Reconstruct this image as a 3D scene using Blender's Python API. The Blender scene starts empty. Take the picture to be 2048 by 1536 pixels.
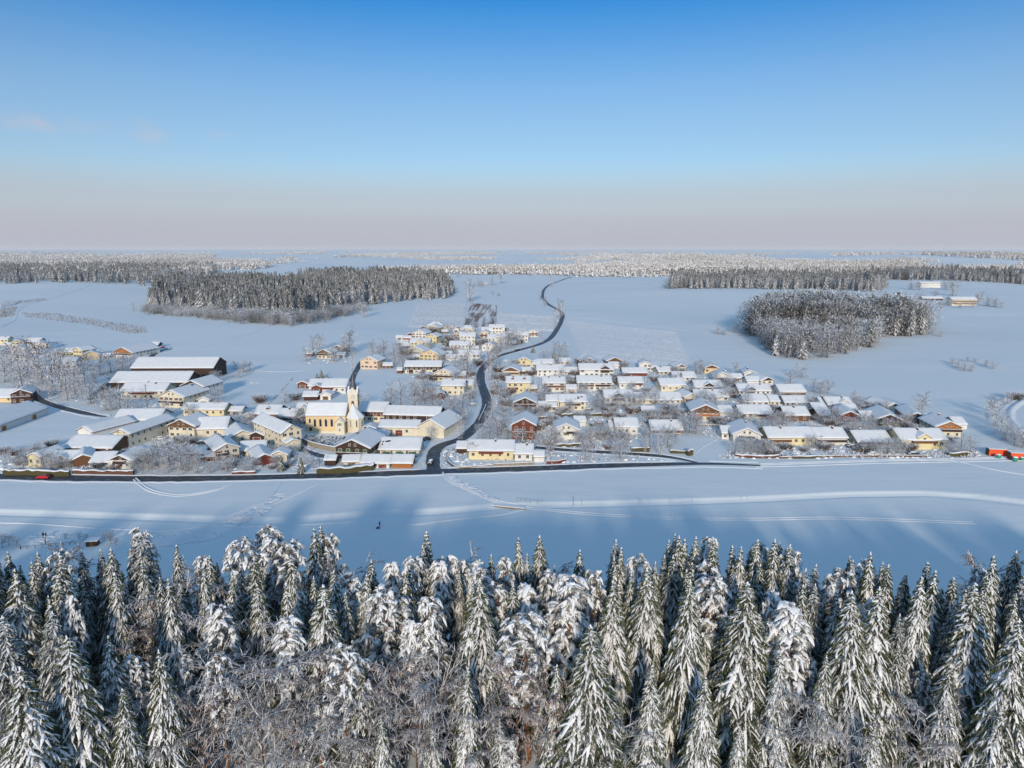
import bpy, math, random
import numpy as np
from math import sin, cos, tan, pi, radians, sqrt, atan2

rnd = random.Random(7)
S = bpy.context.scene
COL = S.collection

# ---------------------------------------------------------------- camera
HAZE = 2.2e-5
CAM_Z = 80.0
FPX = 1420.0                 # focal length in pixels of the 2048 px wide photograph
PITCH = math.atan((768 - 499) / FPX)
cam_d = bpy.data.cameras.new('camera'); cam = bpy.data.objects.new('camera', cam_d); COL.objects.link(cam)
cam.location = (0, 0, CAM_Z); cam.rotation_euler = (pi / 2 - PITCH, 0, 0)
cam_d.sensor_width = 36; cam_d.lens = FPX / 2048 * 36; cam_d.clip_start = 1; cam_d.clip_end = 90000
S.camera = cam

# ---------------------------------------------------------------- light
SUN_EL, SUN_AZ = radians(15.5), radians(184)      # azimuth clockwise from +Y
w = bpy.data.worlds.new('World'); S.world = w; w.use_nodes = True
nt = w.node_tree; nt.nodes.clear()
def N(t, **k):
    n = nt.nodes.new(t)
    for a, b in k.items(): setattr(n, a, b)
    return n
out = N('ShaderNodeOutputWorld'); bg = N('ShaderNodeBackground'); sky = N('ShaderNodeTexSky')
sky.sky_type = 'NISHITA'; sky.sun_disc = False; sky.sun_elevation = SUN_EL; sky.sun_rotation = SUN_AZ
sky.altitude = 500; sky.air_density = 1.0; sky.dust_density = 0.6; sky.ozone_density = 2.4
bg.inputs['Strength'].default_value = 0.15
tc = N('ShaderNodeTexCoord'); sep = N('ShaderNodeSeparateXYZ')
nt.links.new(tc.outputs['Generated'], sep.inputs[0])
# haze bank lying on the horizon
ramp = N('ShaderNodeValToRGB'); nt.links.new(sep.outputs['Z'], ramp.inputs[0])
ramp.color_ramp.interpolation = 'EASE'
e = ramp.color_ramp.elements
e[0].position = 0.0; e[0].color = (1, 1, 1, 1); e[1].position = 0.34; e[1].color = (0, 0, 0, 1)
el = e.new(0.03); el.color = (.95, .95, .95, 1)
el = e.new(0.06); el.color = (.80, .80, .80, 1)
el = e.new(0.12); el.color = (.36, .36, .36, 1)
# thin wisps of cloud low on the left
no = N('ShaderNodeTexNoise'); no.inputs['Scale'].default_value = 26; no.inputs['Detail'].default_value = 7; no.inputs['Roughness'].default_value = .65
nt.links.new(tc.outputs['Generated'], no.inputs['Vector'])
mr = N('ShaderNodeMapRange'); mr.inputs['From Min'].default_value = .36; mr.inputs['From Max'].default_value = .72
nt.links.new(no.outputs['Fac'], mr.inputs['Value'])
mul = None
for cpx, cpy, sx_, sz_, tl_, am in ((85, 246, .060, .011, .25, .9), (298, 272, .022, .010, .1, .8), (285, 245, .014, .007, 0, .6), (435, 270, .018, .005, 0, .55), (470, 378, .03, .004, 0, .4)):
    a_ = (cpx - 1024) / FPX; b_ = -(cpy - 768) / FPX; dv = (a_, cos(PITCH) + b_ * sin(PITCH), -sin(PITCH) + b_ * cos(PITCH)); l_ = sqrt(sum(q * q for q in dv)); dv = [q / l_ for q in dv]
    sb = N('ShaderNodeVectorMath', operation='SUBTRACT'); nt.links.new(tc.outputs['Generated'], sb.inputs[0]); sb.inputs[1].default_value = dv
    mp = N('ShaderNodeMapping'); mp.inputs['Rotation'].default_value = (0, tl_, 0); mp.inputs['Scale'].default_value = (1 / sx_, .3 / sx_, 1 / sz_); nt.links.new(sb.outputs[0], mp.inputs[0])
    ln = N('ShaderNodeVectorMath', operation='LENGTH'); nt.links.new(mp.outputs[0], ln.inputs[0])
    fo = N('ShaderNodeMapRange'); fo.inputs['From Min'].default_value = 1.2; fo.inputs['From Max'].default_value = 0; fo.inputs['To Max'].default_value = am; nt.links.new(ln.outputs['Value'], fo.inputs['Value'])
    mm = N('ShaderNodeMath', operation='MULTIPLY'); nt.links.new(fo.outputs[0], mm.inputs[0]); nt.links.new(mr.outputs[0], mm.inputs[1])
    if mul is None: mul = mm
    else:
        ad = N('ShaderNodeMath', operation='ADD'); nt.links.new(mul.outputs[0], ad.inputs[0]); nt.links.new(mm.outputs[0], ad.inputs[1]); mul = ad
hs = N('ShaderNodeHueSaturation'); hs.inputs['Saturation'].default_value = 1.12; hs.inputs['Value'].default_value = .82
tr_ = N('ShaderNodeValToRGB'); nt.links.new(sep.outputs['Z'], tr_.inputs[0])
te = tr_.color_ramp.elements; te[0].position = .06; te[0].color = (.74, .84, .93, 1); q_ = te.new(.20); q_.color = (.60, .80, .93, 1); te[-1].position = .36; te[-1].color = (.27, .60, .90, 1)
tm = N('ShaderNodeMixRGB', blend_type='MULTIPLY'); tm.inputs['Fac'].default_value = 1.0
nt.links.new(sky.outputs[0], tm.inputs['Color1']); nt.links.new(tr_.outputs[0], tm.inputs['Color2']); nt.links.new(tm.outputs[0], hs.inputs['Color'])
m1 = N('ShaderNodeMixRGB'); m1.inputs['Color2'].default_value = (2.65, 2.72, 3.15, 1)
nt.links.new(ramp.outputs[0], m1.inputs['Fac']); nt.links.new(hs.outputs[0], m1.inputs['Color1'])
m2 = N('ShaderNodeMixRGB'); m2.inputs['Color2'].default_value = (3.0, 3.05, 3.5, 1)
nt.links.new(mul.outputs[0], m2.inputs['Fac']); nt.links.new(m1.outputs[0], m2.inputs['Color1'])
# unseen overhead sky made paler and brighter, added fill for the shaded snow
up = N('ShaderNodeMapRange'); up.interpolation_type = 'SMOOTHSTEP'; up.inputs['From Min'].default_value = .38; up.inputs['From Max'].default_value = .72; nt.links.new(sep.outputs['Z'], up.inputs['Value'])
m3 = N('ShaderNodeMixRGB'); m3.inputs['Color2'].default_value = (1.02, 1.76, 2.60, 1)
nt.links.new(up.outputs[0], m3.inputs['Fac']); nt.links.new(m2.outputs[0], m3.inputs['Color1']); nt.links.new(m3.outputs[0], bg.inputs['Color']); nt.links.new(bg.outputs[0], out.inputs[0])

sl = bpy.data.lights.new('sun', 'SUN'); sun = bpy.data.objects.new('sun', sl); COL.objects.link(sun)
sl.energy = 2.65; sl.angle = radians(4.5); sl.color = (1.0, .86, .68)
sun.rotation_euler = (pi / 2 - SUN_EL, 0, -(SUN_AZ - pi))    # light travels towards +Y
S.view_settings.view_transform = 'Standard'; S.view_settings.look = 'None'
S.view_settings.exposure = 0.25; S.view_settings.gamma = 1.0
S.cycles.max_bounces = 6; S.cycles.diffuse_bounces = 3; S.cycles.transparent_max_bounces = 8; S.cycles.volume_bounces = 1

# ---------------------------------------------------------------- materials
def mat(name, col, rough=.8, noise=None, spec=.3, bump=None):
    m = bpy.data.materials.new(name); m.use_nodes = True
    t = m.node_tree; b = t.nodes['Principled BSDF']
    b.inputs['Roughness'].default_value = rough; b.inputs['Specular IOR Level'].default_value = spec
    b.inputs['Base Color'].default_value = (*col, 1)
    if noise:
        sc, c2, lo, hi = noise
        tc = t.nodes.new('ShaderNodeTexCoord'); n = t.nodes.new('ShaderNodeTexNoise'); n.inputs['Scale'].default_value = sc; n.inputs['Detail'].default_value = 4
        r = t.nodes.new('ShaderNodeMapRange'); r.inputs['From Min'].default_value = lo; r.inputs['From Max'].default_value = hi
        x = t.nodes.new('ShaderNodeMixRGB'); x.inputs['Color1'].default_value = (*col, 1); x.inputs['Color2'].default_value = (*c2, 1)
        t.links.new(tc.outputs['Object'], n.inputs['Vector']); t.links.new(n.outputs['Fac'], r.inputs['Value'])
        t.links.new(r.outputs[0], x.inputs['Fac']); t.links.new(x.outputs[0], b.inputs['Base Color'])
    if bump:
        sc, st, di = bump
        tc = t.nodes.new('ShaderNodeTexCoord'); n = t.nodes.new('ShaderNodeTexNoise'); n.inputs['Scale'].default_value = sc; n.inputs['Detail'].default_value = 5
        bp = t.nodes.new('ShaderNodeBump'); bp.inputs['Strength'].default_value = st; bp.inputs['Distance'].default_value = di
        t.links.new(tc.outputs['Object'], n.inputs['Vector']); t.links.new(n.outputs['Fac'], bp.inputs['Height']); t.links.new(bp.outputs[0], b.inputs['Normal'])
    return m

def snowy(name, col, snow=(.80, .80, .82), lo=-.05, hi=.45, nsc=3.0, amt=.9, rough=.85):
    """bark, twig or leaf colour where the face looks down, settled snow where it looks up"""
    m = bpy.data.materials.new(name); m.use_nodes = True
    t = m.node_tree; b = t.nodes['Principled BSDF']; b.inputs['Roughness'].default_value = rough; b.inputs['Specular IOR Level'].default_value = .2
    g = t.nodes.new('ShaderNodeNewGeometry'); s = t.nodes.new('ShaderNodeSeparateXYZ'); t.links.new(g.outputs['Normal'], s.inputs[0])
    tc = t.nodes.new('ShaderNodeTexCoord'); n = t.nodes.new('ShaderNodeTexNoise'); n.inputs['Scale'].default_value = nsc; n.inputs['Detail'].default_value = 3
    t.links.new(tc.outputs['Object'], n.inputs['Vector'])
    a = t.nodes.new('ShaderNodeMath'); a.operation = 'MULTIPLY_ADD'; a.inputs[1].default_value = 1.3; a.inputs[2].default_value = -.65
    t.links.new(n.outputs['Fac'], a.inputs[0])
    ad = t.nodes.new('ShaderNodeMath'); ad.operation = 'ADD'; t.links.new(s.outputs['Z'], ad.inputs[0]); t.links.new(a.outputs[0], ad.inputs[1])
    r = t.nodes.new('ShaderNodeMapRange'); r.inputs['From Min'].default_value = lo; r.inputs['From Max'].default_value = hi; r.inputs['To Max'].default_value = amt
    t.links.new(ad.outputs[0], r.inputs['Value'])
    x = t.nodes.new('ShaderNodeMixRGB'); x.inputs['Color1'].default_value = (*col, 1); x.inputs['Color2'].default_value = (*snow, 1)
    t.links.new(r.outputs[0], x.inputs['Fac']); t.links.new(x.outputs[0], b.inputs['Base Color'])
    return m

M = {}
M['snow'] = mat('fresh_snow', (.84, .85, .88), .65, bump=(2.2, .35, .12))
M['roofsnow'] = mat('roof_snow', (.84, .85, .87), .65, noise=(.5, (.78, .79, .83), .4, .7), bump=(1.1, .5, .1))
M['treesnow'] = mat('tree_snow', (.86, .86, .88), .7, bump=(3.0, .6, .1))
M['needle'] = snowy('spruce_needles', (.062, .078, .026), lo=.68, hi=1.2, nsc=1.6, amt=.6)
M['needle_dark'] = snowy('dark_needles', (.022, .042, .026), lo=.4, hi=.95, nsc=1.4, amt=.7)
M['pineneedle'] = snowy('pine_needles', (.07, .075, .042), lo=.3, hi=.9, nsc=1.8, amt=.8)
M['bark'] = snowy('spruce_bark', (.10, .066, .045), lo=.3, hi=.9)
M['pinebark'] = snowy('pine_bark', (.26, .115, .055), lo=.5, hi=1.0)
M['twig'] = snowy('frosted_twigs', (.125, .075, .055), lo=-.2, hi=.45, nsc=.9, amt=.85)
M['twigbrown'] = snowy('brown_twigs', (.17, .080, .040), lo=.0, hi=.7, nsc=.8, amt=.75)
M['twiggrey'] = snowy('grey_twigs', (.11, .09, .082), lo=-.05, hi=.7, nsc=.7, amt=.85)
M['farleaf'] = snowy('far_conifer', (.034, .038, .032), lo=.1, hi=1.0, nsc=.09, amt=.6)
M['fartwig'] = snowy('far_bare_crown', (.085, .062, .055), lo=.0, hi=.95, nsc=.12, amt=.6)

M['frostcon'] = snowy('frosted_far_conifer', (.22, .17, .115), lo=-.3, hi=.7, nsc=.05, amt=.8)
def M_wall(n, c, s=.85): M[n] = mat('wall_' + n, c, .85, noise=(.7, tuple(x * s for x in c), .42, .75))
M_wall('w', (.76, .74, .70)); M_wall('c', (.74, .67, .52)); M_wall('y', (.76, .65, .38)); M_wall('o', (.76, .57, .33))
M_wall('g', (.55, .53, .48)); M_wall('p', (.72, .56, .42)); M_wall('n', (.66, .70, .56))
def M_wood(n, c):
    m = mat('wood_' + n, c, .8); t = m.node_tree; b = t.nodes['Principled BSDF']
    tc = t.nodes.new('ShaderNodeTexCoord'); wv = t.nodes.new('ShaderNodeTexWave'); wv.bands_direction = 'X'; wv.inputs['Scale'].default_value = 1.1; wv.inputs['Distortion'].default_value = 1.5
    x = t.nodes.new('ShaderNodeMixRGB'); x.inputs['Color1'].default_value = (*c, 1); x.inputs['Color2'].default_value = (*(v * .55 for v in c), 1)
    t.links.new(tc.outputs['Object'], wv.inputs['Vector']); t.links.new(wv.outputs['Fac'], x.inputs['Fac']); t.links.new(x.outputs[0], b.inputs['Base Color'])
    M[n] = m
M_wood('b', (.20, .095, .045)); M_wood('d', (.075, .045, .035)); M_wood('r', (.22, .06, .04)); M_wood('t', (.50, .19, .055)); M_wood('e', (.16, .15, .14))
M['glass'] = mat('window_glass', (.035, .04, .05), .12, spec=.6)
M['frame'] = mat('window_frame', (.62, .58, .52), .6)
M['eave'] = mat('eave_boards', (.14, .075, .045), .8)
M['shut'] = mat('shutter_brown', (.19, .07, .04), .7)
M['shutg'] = mat('shutter_green', (.05, .14, .07), .7)
M['stone'] = mat('stone', (.34, .29, .23), .9, noise=(1.4, (.22, .19, .16), .35, .7))
M['metal'] = mat('dark_metal', (.06, .065, .07), .45)
M['pv'] = mat('solar_panel', (.015, .02, .05), .2, spec=.6)
M['slate'] = mat('spire_slate', (.05, .06, .085), .4, noise=(2, (.09, .10, .13), .4, .7))
M['grave'] = mat('gravestone', (.09, .085, .085), .5)
M['hedge'] = snowy('hedge_leaves', (.085, .075, .035), lo=.35, hi=.95, nsc=2.2, amt=.8)
M['hedgebrown'] = snowy('brown_hedge', (.13, .065, .045), lo=.35, hi=1., nsc=2.2, amt=.8)
M['red'] = mat('red_paint', (.55, .015, .02), .3, spec=.5)
M['orange'] = mat('orange_container', (.80, .10, .025), .5)
M['green'] = mat('green_tarp', (.02, .30, .20), .5)
M['blue'] = mat('blue_coat', (.02, .025, .05), .7)
M['skin'] = mat('skin', (.55, .34, .25), .6)
M['tyre'] = mat('tyre', (.02, .02, .02), .8)
M['white'] = mat('white_paint', (.75, .75, .73), .5)

# ---------------------------------------------------------------- mesh helpers
class MB:
    def __init__(s): s.v = []; s.f = []; s.m = []
    def face(s, pts, mi=0):
        n = len(s.v); s.v.extend(pts); s.f.append(tuple(range(n, n + len(pts)))); s.m.append(mi)
    def box(s, x0, x1, y0, y1, z0, z1, mi=0):
        n = len(s.v)
        s.v += [(x0, y0, z0), (x1, y0, z0), (x1, y1, z0), (x0, y1, z0), (x0, y0, z1), (x1, y0, z1), (x1, y1, z1), (x0, y1, z1)]
        for q in ((0, 3, 2, 1), (4, 5, 6, 7), (0, 1, 5, 4), (1, 2, 6, 5), (2, 3, 7, 6), (3, 0, 4, 7)):
            s.f.append(tuple(n + k for k in q)); s.m.append(mi)
    def tube(s, path, rad, k=4, mi=0, cap=True, flat=1.0):
        n0 = len(s.v); np_ = len(path)
        for i, p in enumerate(path):
            a = path[max(0, i - 1)]; b = path[min(np_ - 1, i + 1)]
            dx, dy, dz = b[0] - a[0], b[1] - a[1], b[2] - a[2]
            l = sqrt(dx * dx + dy * dy + dz * dz) or 1; dx /= l; dy /= l; dz /= l
            if abs(dz) > .95: ux, uy, uz = 1, 0, 0
            else:
                h = sqrt(dx * dx + dy * dy); ux, uy, uz = -dy / h, dx / h, 0
            vx, vy, vz = dy * uz - dz * uy, dz * ux - dx * uz, dx * uy - dy * ux
            r = rad[i]
            for j in range(k):
                an = 2 * pi * j / k + .4; c = cos(an) * r; q = sin(an) * r * flat
                s.v.append((p[0] + ux * c + vx * q, p[1] + uy * c + vy * q, p[2] + uz * c + vz * q))
        for i in range(np_ - 1):
            for j in range(k):
                a = n0 + i * k + j; b = n0 + i * k + (j + 1) % k
                s.f.append((a, b, b + k, a + k)); s.m.append(mi)
        if cap and k > 2:
            s.f.append(tuple(n0 + (np_ - 1) * k + j for j in range(k))); s.m.append(mi)
            s.f.append(tuple(n0 + j for j in reversed(range(k)))); s.m.append(mi)
    def blob(s, c, rx, ry, rz, mi=0, a=8, b=5, jit=.2, r=rnd):
        n0 = len(s.v)
        ph = r.random() * 6
        for i in range(b + 1):
            th = pi * i / b
            for j in range(a):
                p = 2 * pi * j / a + ph; q = 1 + r.uniform(-jit, jit)
                if i in (0, b): q = 1
                s.v.append((c[0] + rx * sin(th) * cos(p) * q, c[1] + ry * sin(th) * sin(p) * q, c[2] + rz * cos(th) * q))
        for i in range(b):
            for j in range(a):
                j2 = (j + 1) % a
                s.f.append((n0 + i * a + j, n0 + (i + 1) * a + j, n0 + (i + 1) * a + j2, n0 + i * a + j2)); s.m.append(mi)
    def mesh(s, name, mats, smooth=False):
        me = bpy.data.meshes.new(name); me.from_pydata(s.v, [], s.f)
        for q in mats: me.materials.append(q)
        if len(mats) > 1: me.polygons.foreach_set('material_index', s.m)
        if smooth: me.polygons.foreach_set('use_smooth', [True] * len(s.f))
        me.update(); return me
    def tris(s):
        V = np.array(s.v, float); F = []; mm = []
        for f, m_ in zip(s.f, s.m):
            for k in range(1, len(f) - 1): F.append((f[0], f[k], f[k + 1])); mm.append(m_)
        return V, np.array(F, int), np.array(mm, int)

def mesh_np(name, V, F, mi, mats):
    me = bpy.data.meshes.new(name); nv, nf, k = len(V), len(F), F.shape[1]
    me.vertices.add(nv); me.vertices.foreach_set('co', V.astype(np.float32).ravel())
    me.loops.add(nf * k); me.loops.foreach_set('vertex_index', F.astype(np.int32).ravel())
    me.polygons.add(nf); me.polygons.foreach_set('loop_start', np.arange(0, nf * k, k, dtype=np.int32))
    for q in mats: me.materials.append(q)
    if mi is not None: me.polygons.foreach_set('material_index', mi.astype(np.int32))
    me.update(calc_edges=True); return me

def link(name, me, parent=None, loc=None, rot=None, sc=None):
    o = bpy.data.objects.new(name, me); COL.objects.link(o)
    if parent is not None: o.parent = parent
    if loc is not None: o.location = loc
    if rot is not None: o.rotation_euler = (0, 0, rot)
    if sc is not None: o.scale = sc if hasattr(sc, '__len__') else (sc, sc, sc)
    return o
def tag(o, label, cat, group=None):
    o['label'] = label; o['category'] = cat
    if group: o['group'] = group
    return o
def struct(o, label=None):
    o['kind'] = 'structure'
    if label: o['label'] = label
    return o

# ---------------------------------------------------------------- terrain
def vnoise(x, y, seed=0):
    xi = np.floor(x); yi = np.floor(y); fx = x - xi; fy = y - yi
    fx = fx * fx * (3 - 2 * fx); fy = fy * fy * (3 - 2 * fy)
    def h(a, b): 
        q = np.sin(a * 127.1 + b * 311.7 + seed * 74.7) * 43758.5453
        return q - np.floor(q)
    return (h(xi, yi) * (1 - fx) + h(xi + 1, yi) * fx) * (1 - fy) + (h(xi, yi + 1) * (1 - fx) + h(xi + 1, yi + 1) * fx) * fy
def sst(a, b, x):
    t = np.clip((x - a) / (b - a), 0, 1); return t * t * (3 - 2 * t)

def ray_dir(px, py):
    a = (np.asarray(px, float) - 1024) / FPX; b = -(np.asarray(py, float) - 768) / FPX
    cp, sp = cos(PITCH), sin(PITCH)
    return a, cp + b * sp, -sp + b * cp
def plane(px, py, z=0.):
    dx, dy, dz = ray_dir(px, py); t = (z - CAM_Z) / dz
    return dx * t, dy * t

BANK = [(-400, 1024), (0, 1026), (250, 1035), (470, 1044), (560, 1045), (620, 1041), (750, 1031), (870, 1027), (1000, 1016), (1060, 1014), (1140, 1012), (1300, 1007), (1480, 1000), (1600, 994), (1700, 990), (1850, 989), (1960, 997), (2048, 1008), (2400, 1040)]
_bx, _by = plane(np.array([p[0] for p in BANK]), np.array([p[1] for p in BANK]))
def hz(x, y):
    x = np.asarray(x, float); y = np.asarray(y, float)
    yb = np.interp(x, _bx, _by)
    z = .62 * sst(0, 2.4, y - yb) - .25 * np.exp(-((y - yb + 1.2) / .9) ** 2)   # raised field beyond the creek
    z = z + .20 * (vnoise(x / 23, y / 31, 3) - .5) * sst(95, 160, y) + .7 * (vnoise(x / 75 + 3, y / 42, 4) - .5) * sst(120, 170, y)
    z = z + 13.0 * (vnoise(x / 260 + 9, y / 330, 5) - .5) * sst(520, 900, y)
    z = z + 2.4 * (vnoise(x / 120, y / 110, 6) - .5) * sst(480, 800, y)
    far = sst(1500, 3600, y)
    z = z + far * (46 * (vnoise(x / 900, y / 1100, 11) - .3) + 30 * (vnoise(x / 2600, y / 2600, 12) - .35))
    z = z + 10 * np.exp(-((y - 2050) / 300) ** 2) * vnoise(x / 700, y / 5000, 13)
    z = z + 30 * sst(9000, 22000, y)
    return z
_TS = np.exp(np.linspace(np.log(70), np.log(34000), 330))
def G(px, py):
    """pixel of the photograph -> point on the ground"""
    px = np.atleast_1d(np.asarray(px, float)); py = np.atleast_1d(np.asarray(py, float))
    a, b, c = ray_dir(px, py); a = a / b; c = c / b; n = len(a)
    lo = np.full(n, _TS[0]); hi = np.full(n, _TS[-1]); done = np.zeros(n, bool)
    for k in range(1, len(_TS)):
        ii = np.where(~done)[0]
        if len(ii) == 0: break
        y = np.full(len(ii), _TS[k]); hit = CAM_Z + c[ii] * y < hz(a[ii] * y, y)
        hi[ii[hit]] = _TS[k]; lo[ii[hit]] = _TS[k - 1]; done[ii[hit]] = True
    lo[~done] = _TS[-2]
    for _ in range(12):
        m = (lo + hi) / 2; h_ = CAM_Z + c * m < hz(a * m, m); hi = np.where(h_, m, hi); lo = np.where(h_, lo, m)
    m = (lo + hi) / 2
    return np.stack([a * m, m, hz(a * m, m)], 1)
def g1(px, py): return G([px], [py])[0]
def depth(p): return p[1] * cos(PITCH) - (p[2] - CAM_Z) * sin(PITCH)
def proj(p):
    d = depth(p); u = (p[2] - CAM_Z) * cos(PITCH) + p[1] * sin(PITCH)
    return 1024 + FPX * p[0] / d, 768 - FPX * u / d

ys = np.concatenate([np.linspace(-400, 60, 24), np.linspace(64, 150, 60), np.linspace(150.5, 262, 270), 262 * np.exp(np.linspace(.004, np.log(40000 / 262), 520))])
us = np.linspace(-1, 1, 420)
X = us[None, :] * (320 + 1.15 * np.maximum(ys, 0))[:, None]; Y = np.repeat(ys[:, None], len(us), 1)
Z = hz(X, Y)
V = np.stack([X, Y, Z], -1).reshape(-1, 3); nr, nc = X.shape
idx = np.arange(nr * nc).reshape(nr, nc)
F = np.stack([idx[:-1, :-1], idx[:-1, 1:], idx[1:, 1:], idx[1:, :-1]], -1).reshape(-1, 4)
gm = mat('field_snow', (.80, .845, .875), .7, spec=.2)
t = gm.node_tree; b = t.nodes['Principled BSDF']
tcn = t.nodes.new('ShaderNodeTexCoord')
bp = t.nodes.new('ShaderNodeBump'); bp.inputs['Strength'].default_value = .5; bp.inputs['Distance'].default_value = .25
n1 = t.nodes.new('ShaderNodeTexNoise'); n1.inputs['Scale'].default_value = .22; n1.inputs['Detail'].default_value = 8; n1.inputs['Roughness'].default_value = .6
mpp = t.nodes.new('ShaderNodeMapping'); mpp.inputs['Scale'].default_value = (.35, 1, 1)
t.links.new(tcn.outputs['Object'], mpp.inputs[0]); t.links.new(mpp.outputs[0], n1.inputs['Vector'])
n2 = t.nodes.new('ShaderNodeTexNoise'); n2.inputs['Scale'].default_value = .035; n2.inputs['Detail'].default_value = 5; t.links.new(mpp.outputs[0], n2.inputs['Vector'])
ma = t.nodes.new('ShaderNodeMath'); ma.operation = 'MULTIPLY_ADD'; ma.inputs[1].default_value = 5.0; t.links.new(n2.outputs['Fac'], ma.inputs[0]); t.links.new(n1.outputs['Fac'], ma.inputs[2])
t.links.new(ma.outputs[0], bp.inputs['Height']); t.links.new(bp.outputs[0], b.inputs['Normal'])
me = mesh_np('snow_ground', V, F, None, [gm]); me.polygons.foreach_set('use_smooth', [True] * len(me.polygons))
struct(link('snow_ground', me), 'rolling farmland under smooth fresh snow')

# ---------------------------------------------------------------- ribbons: roads, banks, tracks
def smooth_path(P, step):
    P = np.array(P, float); n = len(P); outp = []
    for i in range(n - 1):
        p0 = P[max(i - 1, 0)]; p1 = P[i]; p2 = P[i + 1]; p3 = P[min(i + 2, n - 1)]
        L = np.linalg.norm(p2 - p1); k = max(2, int(L / step))
        for j in range(k):
            t_ = j / k
            outp.append(.5 * ((2 * p1) + (-p0 + p2) * t_ + (2 * p0 - 5 * p1 + 4 * p2 - p3) * t_ ** 2 + (-p0 + 3 * p1 - 3 * p2 + p3) * t_ ** 3))
    outp.append(P[-1]); return np.array(outp)
def px_path(pts, step=4.0):
    R = G([p[0] for p in pts], [p[1] for p in pts])[:, :2]
    return smooth_path(R, step)
def strip(name, path, prof, material, off=.03, jit=0.0, smooth=True, taper=0):
    """prof: list of (lateral offset, height)"""
    T = np.gradient(path, axis=0); T /= np.linalg.norm(T, axis=1)[:, None] + 1e-9
    Nn = np.stack([-T[:, 1], T[:, 0]], 1)
    rs = np.random.RandomState(len(path) * 7 + 1)
    rows = []
    wob = 1 + jit * (rs.rand(len(path)) * 2 - 1)
    if taper: wob[-taper:] *= np.linspace(1, .25, taper)
    for o_, h_ in prof:
        p = path + Nn * (o_ * wob)[:, None]
        z = hz(p[:, 0], p[:, 1]) + h_ * (wob if h_ > 0.02 else 1) + off + .00012 * np.maximum(p[:, 1] - 200, 0)
        rows.append(np.stack([p[:, 0], p[:, 1], z], 1))
    V = np.stack(rows, 1); n, k = V.shape[:2]; I = np.arange(n * k).reshape(n, k)
    F = np.stack([I[:-1, :-1], I[1:, :-1], I[1:, 1:], I[:-1, 1:]], -1).reshape(-1, 4)
    me = mesh_np(name, V.reshape(-1, 3), F, None, [material])
    if smooth: me.polygons.foreach_set('use_smooth', [True] * len(me.polygons))
    o = link(name, me); return o
# ---------------------------------------------------------------- roads
asph = mat('wet_asphalt', (.050, .055, .064), .5, noise=(.6, (.20, .21, .225), .52, .76), spec=.4)
ROADS = {
 'main': ([(-160, 952), (0, 953), (130, 956), (260, 957.5), (400, 957), (520, 955), (720, 949), (880, 943), (1080, 936.5), (1230, 931), (1400, 927.5), (1520, 931)], 6.0),
 'hill': ([(868, 944), (866, 918), (872, 899), (890, 888), (920, 879), (938, 866), (957, 848), (969, 828), (974, 805), (969, 785), (962, 765), (962, 745), (970, 732), (985, 718), (1010, 708), (1040, 700), (1075, 690), (1100, 677), (1113, 660), (1122, 643), (1125, 630), (1117, 620), (1100, 611), (1088, 600), (1085, 590), (1090, 577), (1105, 567), (1125, 560), (1145, 554)], 5.3),
 'side': ([(1070, 895), (1130, 900), (1200, 904), (1262, 908), (1320, 912), (1360, 918), (1400, 927)], 4.0),
 'west': ([(62, 785), (80, 800), (112, 812), (150, 822), (182, 829), (212, 834)], 4.5),
 'yard': ([(182, 800), (196, 785), (215, 770), (222, 762)], 4.5),
 'churchlane': ([(586, 884), (604, 899), (640, 911), (690, 917), (740, 915)], 3.6),
 'chapel': ([(703, 764), (708, 750), (716, 736), (722, 722)], 3.5),
 'farmlane': ([(300, 715), (312, 706), (330, 699), (345, 697)], 4.0),
 'northlane': ([(873, 675), (884, 684), (897, 690), (886, 700), (884, 712)], 4.0),
}
ROADLBL = {'main': 'straight wet asphalt road along the foot of the village', 'hill': 'dark asphalt road winding uphill past the village to the far fields',
           'side': 'narrow cleared street leaving the main road at the right', 'west': 'cleared lane curving past the tree clump on the left', 'yard': 'dark farmyard lane between trees on the left',
           'churchlane': 'lane curving under the churchyard wall', 'chapel': 'short cleared lane behind the church spire', 'farmlane': 'lane to the far farm on the left', 'northlane': 'snowy lane through the upper houses'}
ROADPTS = []
bankprof = [(-.9, 0), (-.5, .15), (-.1, .26), (.4, .18), (.9, 0)]
for k, (pts, wd) in ROADS.items(): ROADPTS.append((px_path(pts, 3.0), wd))
for (k, (pts, wd)), (P, _) in zip(ROADS.items(), ROADPTS):
    o = strip('road', P, [(-wd / 2, 0), (0, .03), (wd / 2, 0)], asph, off=.05 + (.02 if k != 'main' else 0), taper=22 if k == 'main' else 6, jit=.04); struct(o, ROADLBL[k])
    if k in ('main', 'hill', 'west', 'side', 'churchlane', 'yard'):
        T_ = np.gradient(P, axis=0); T_ /= np.linalg.norm(T_, axis=1)[:, None] + 1e-9; Nn = np.stack([-T_[:, 1], T_[:, 0]], 1)
        for s in (-1, 1):
            C_ = P + Nn * s * (wd / 2 + .8); ok = np.ones(len(P), bool)
            for Q, w2 in ROADPTS:
                if Q is P: continue
                ok &= np.min(np.hypot(C_[:, None, 0] - Q[None, :, 0], C_[:, None, 1] - Q[None, :, 1]), 1) > w2 / 2 + .8
            i = 0
            while i < len(P):
                if not ok[i]: i += 1; continue
                j = i
                while j < len(P) and ok[j]: j += 1
                if j - i > 5:
                    o = strip('snow_bank', P[i:j], [(s * (wd / 2 + .8) + a, h) for a, h in bankprof], M['snow'], off=.0, jit=.14)
                    struct(o, 'ploughed snow bank along the ' + ROADLBL[k])
                i = j
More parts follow.
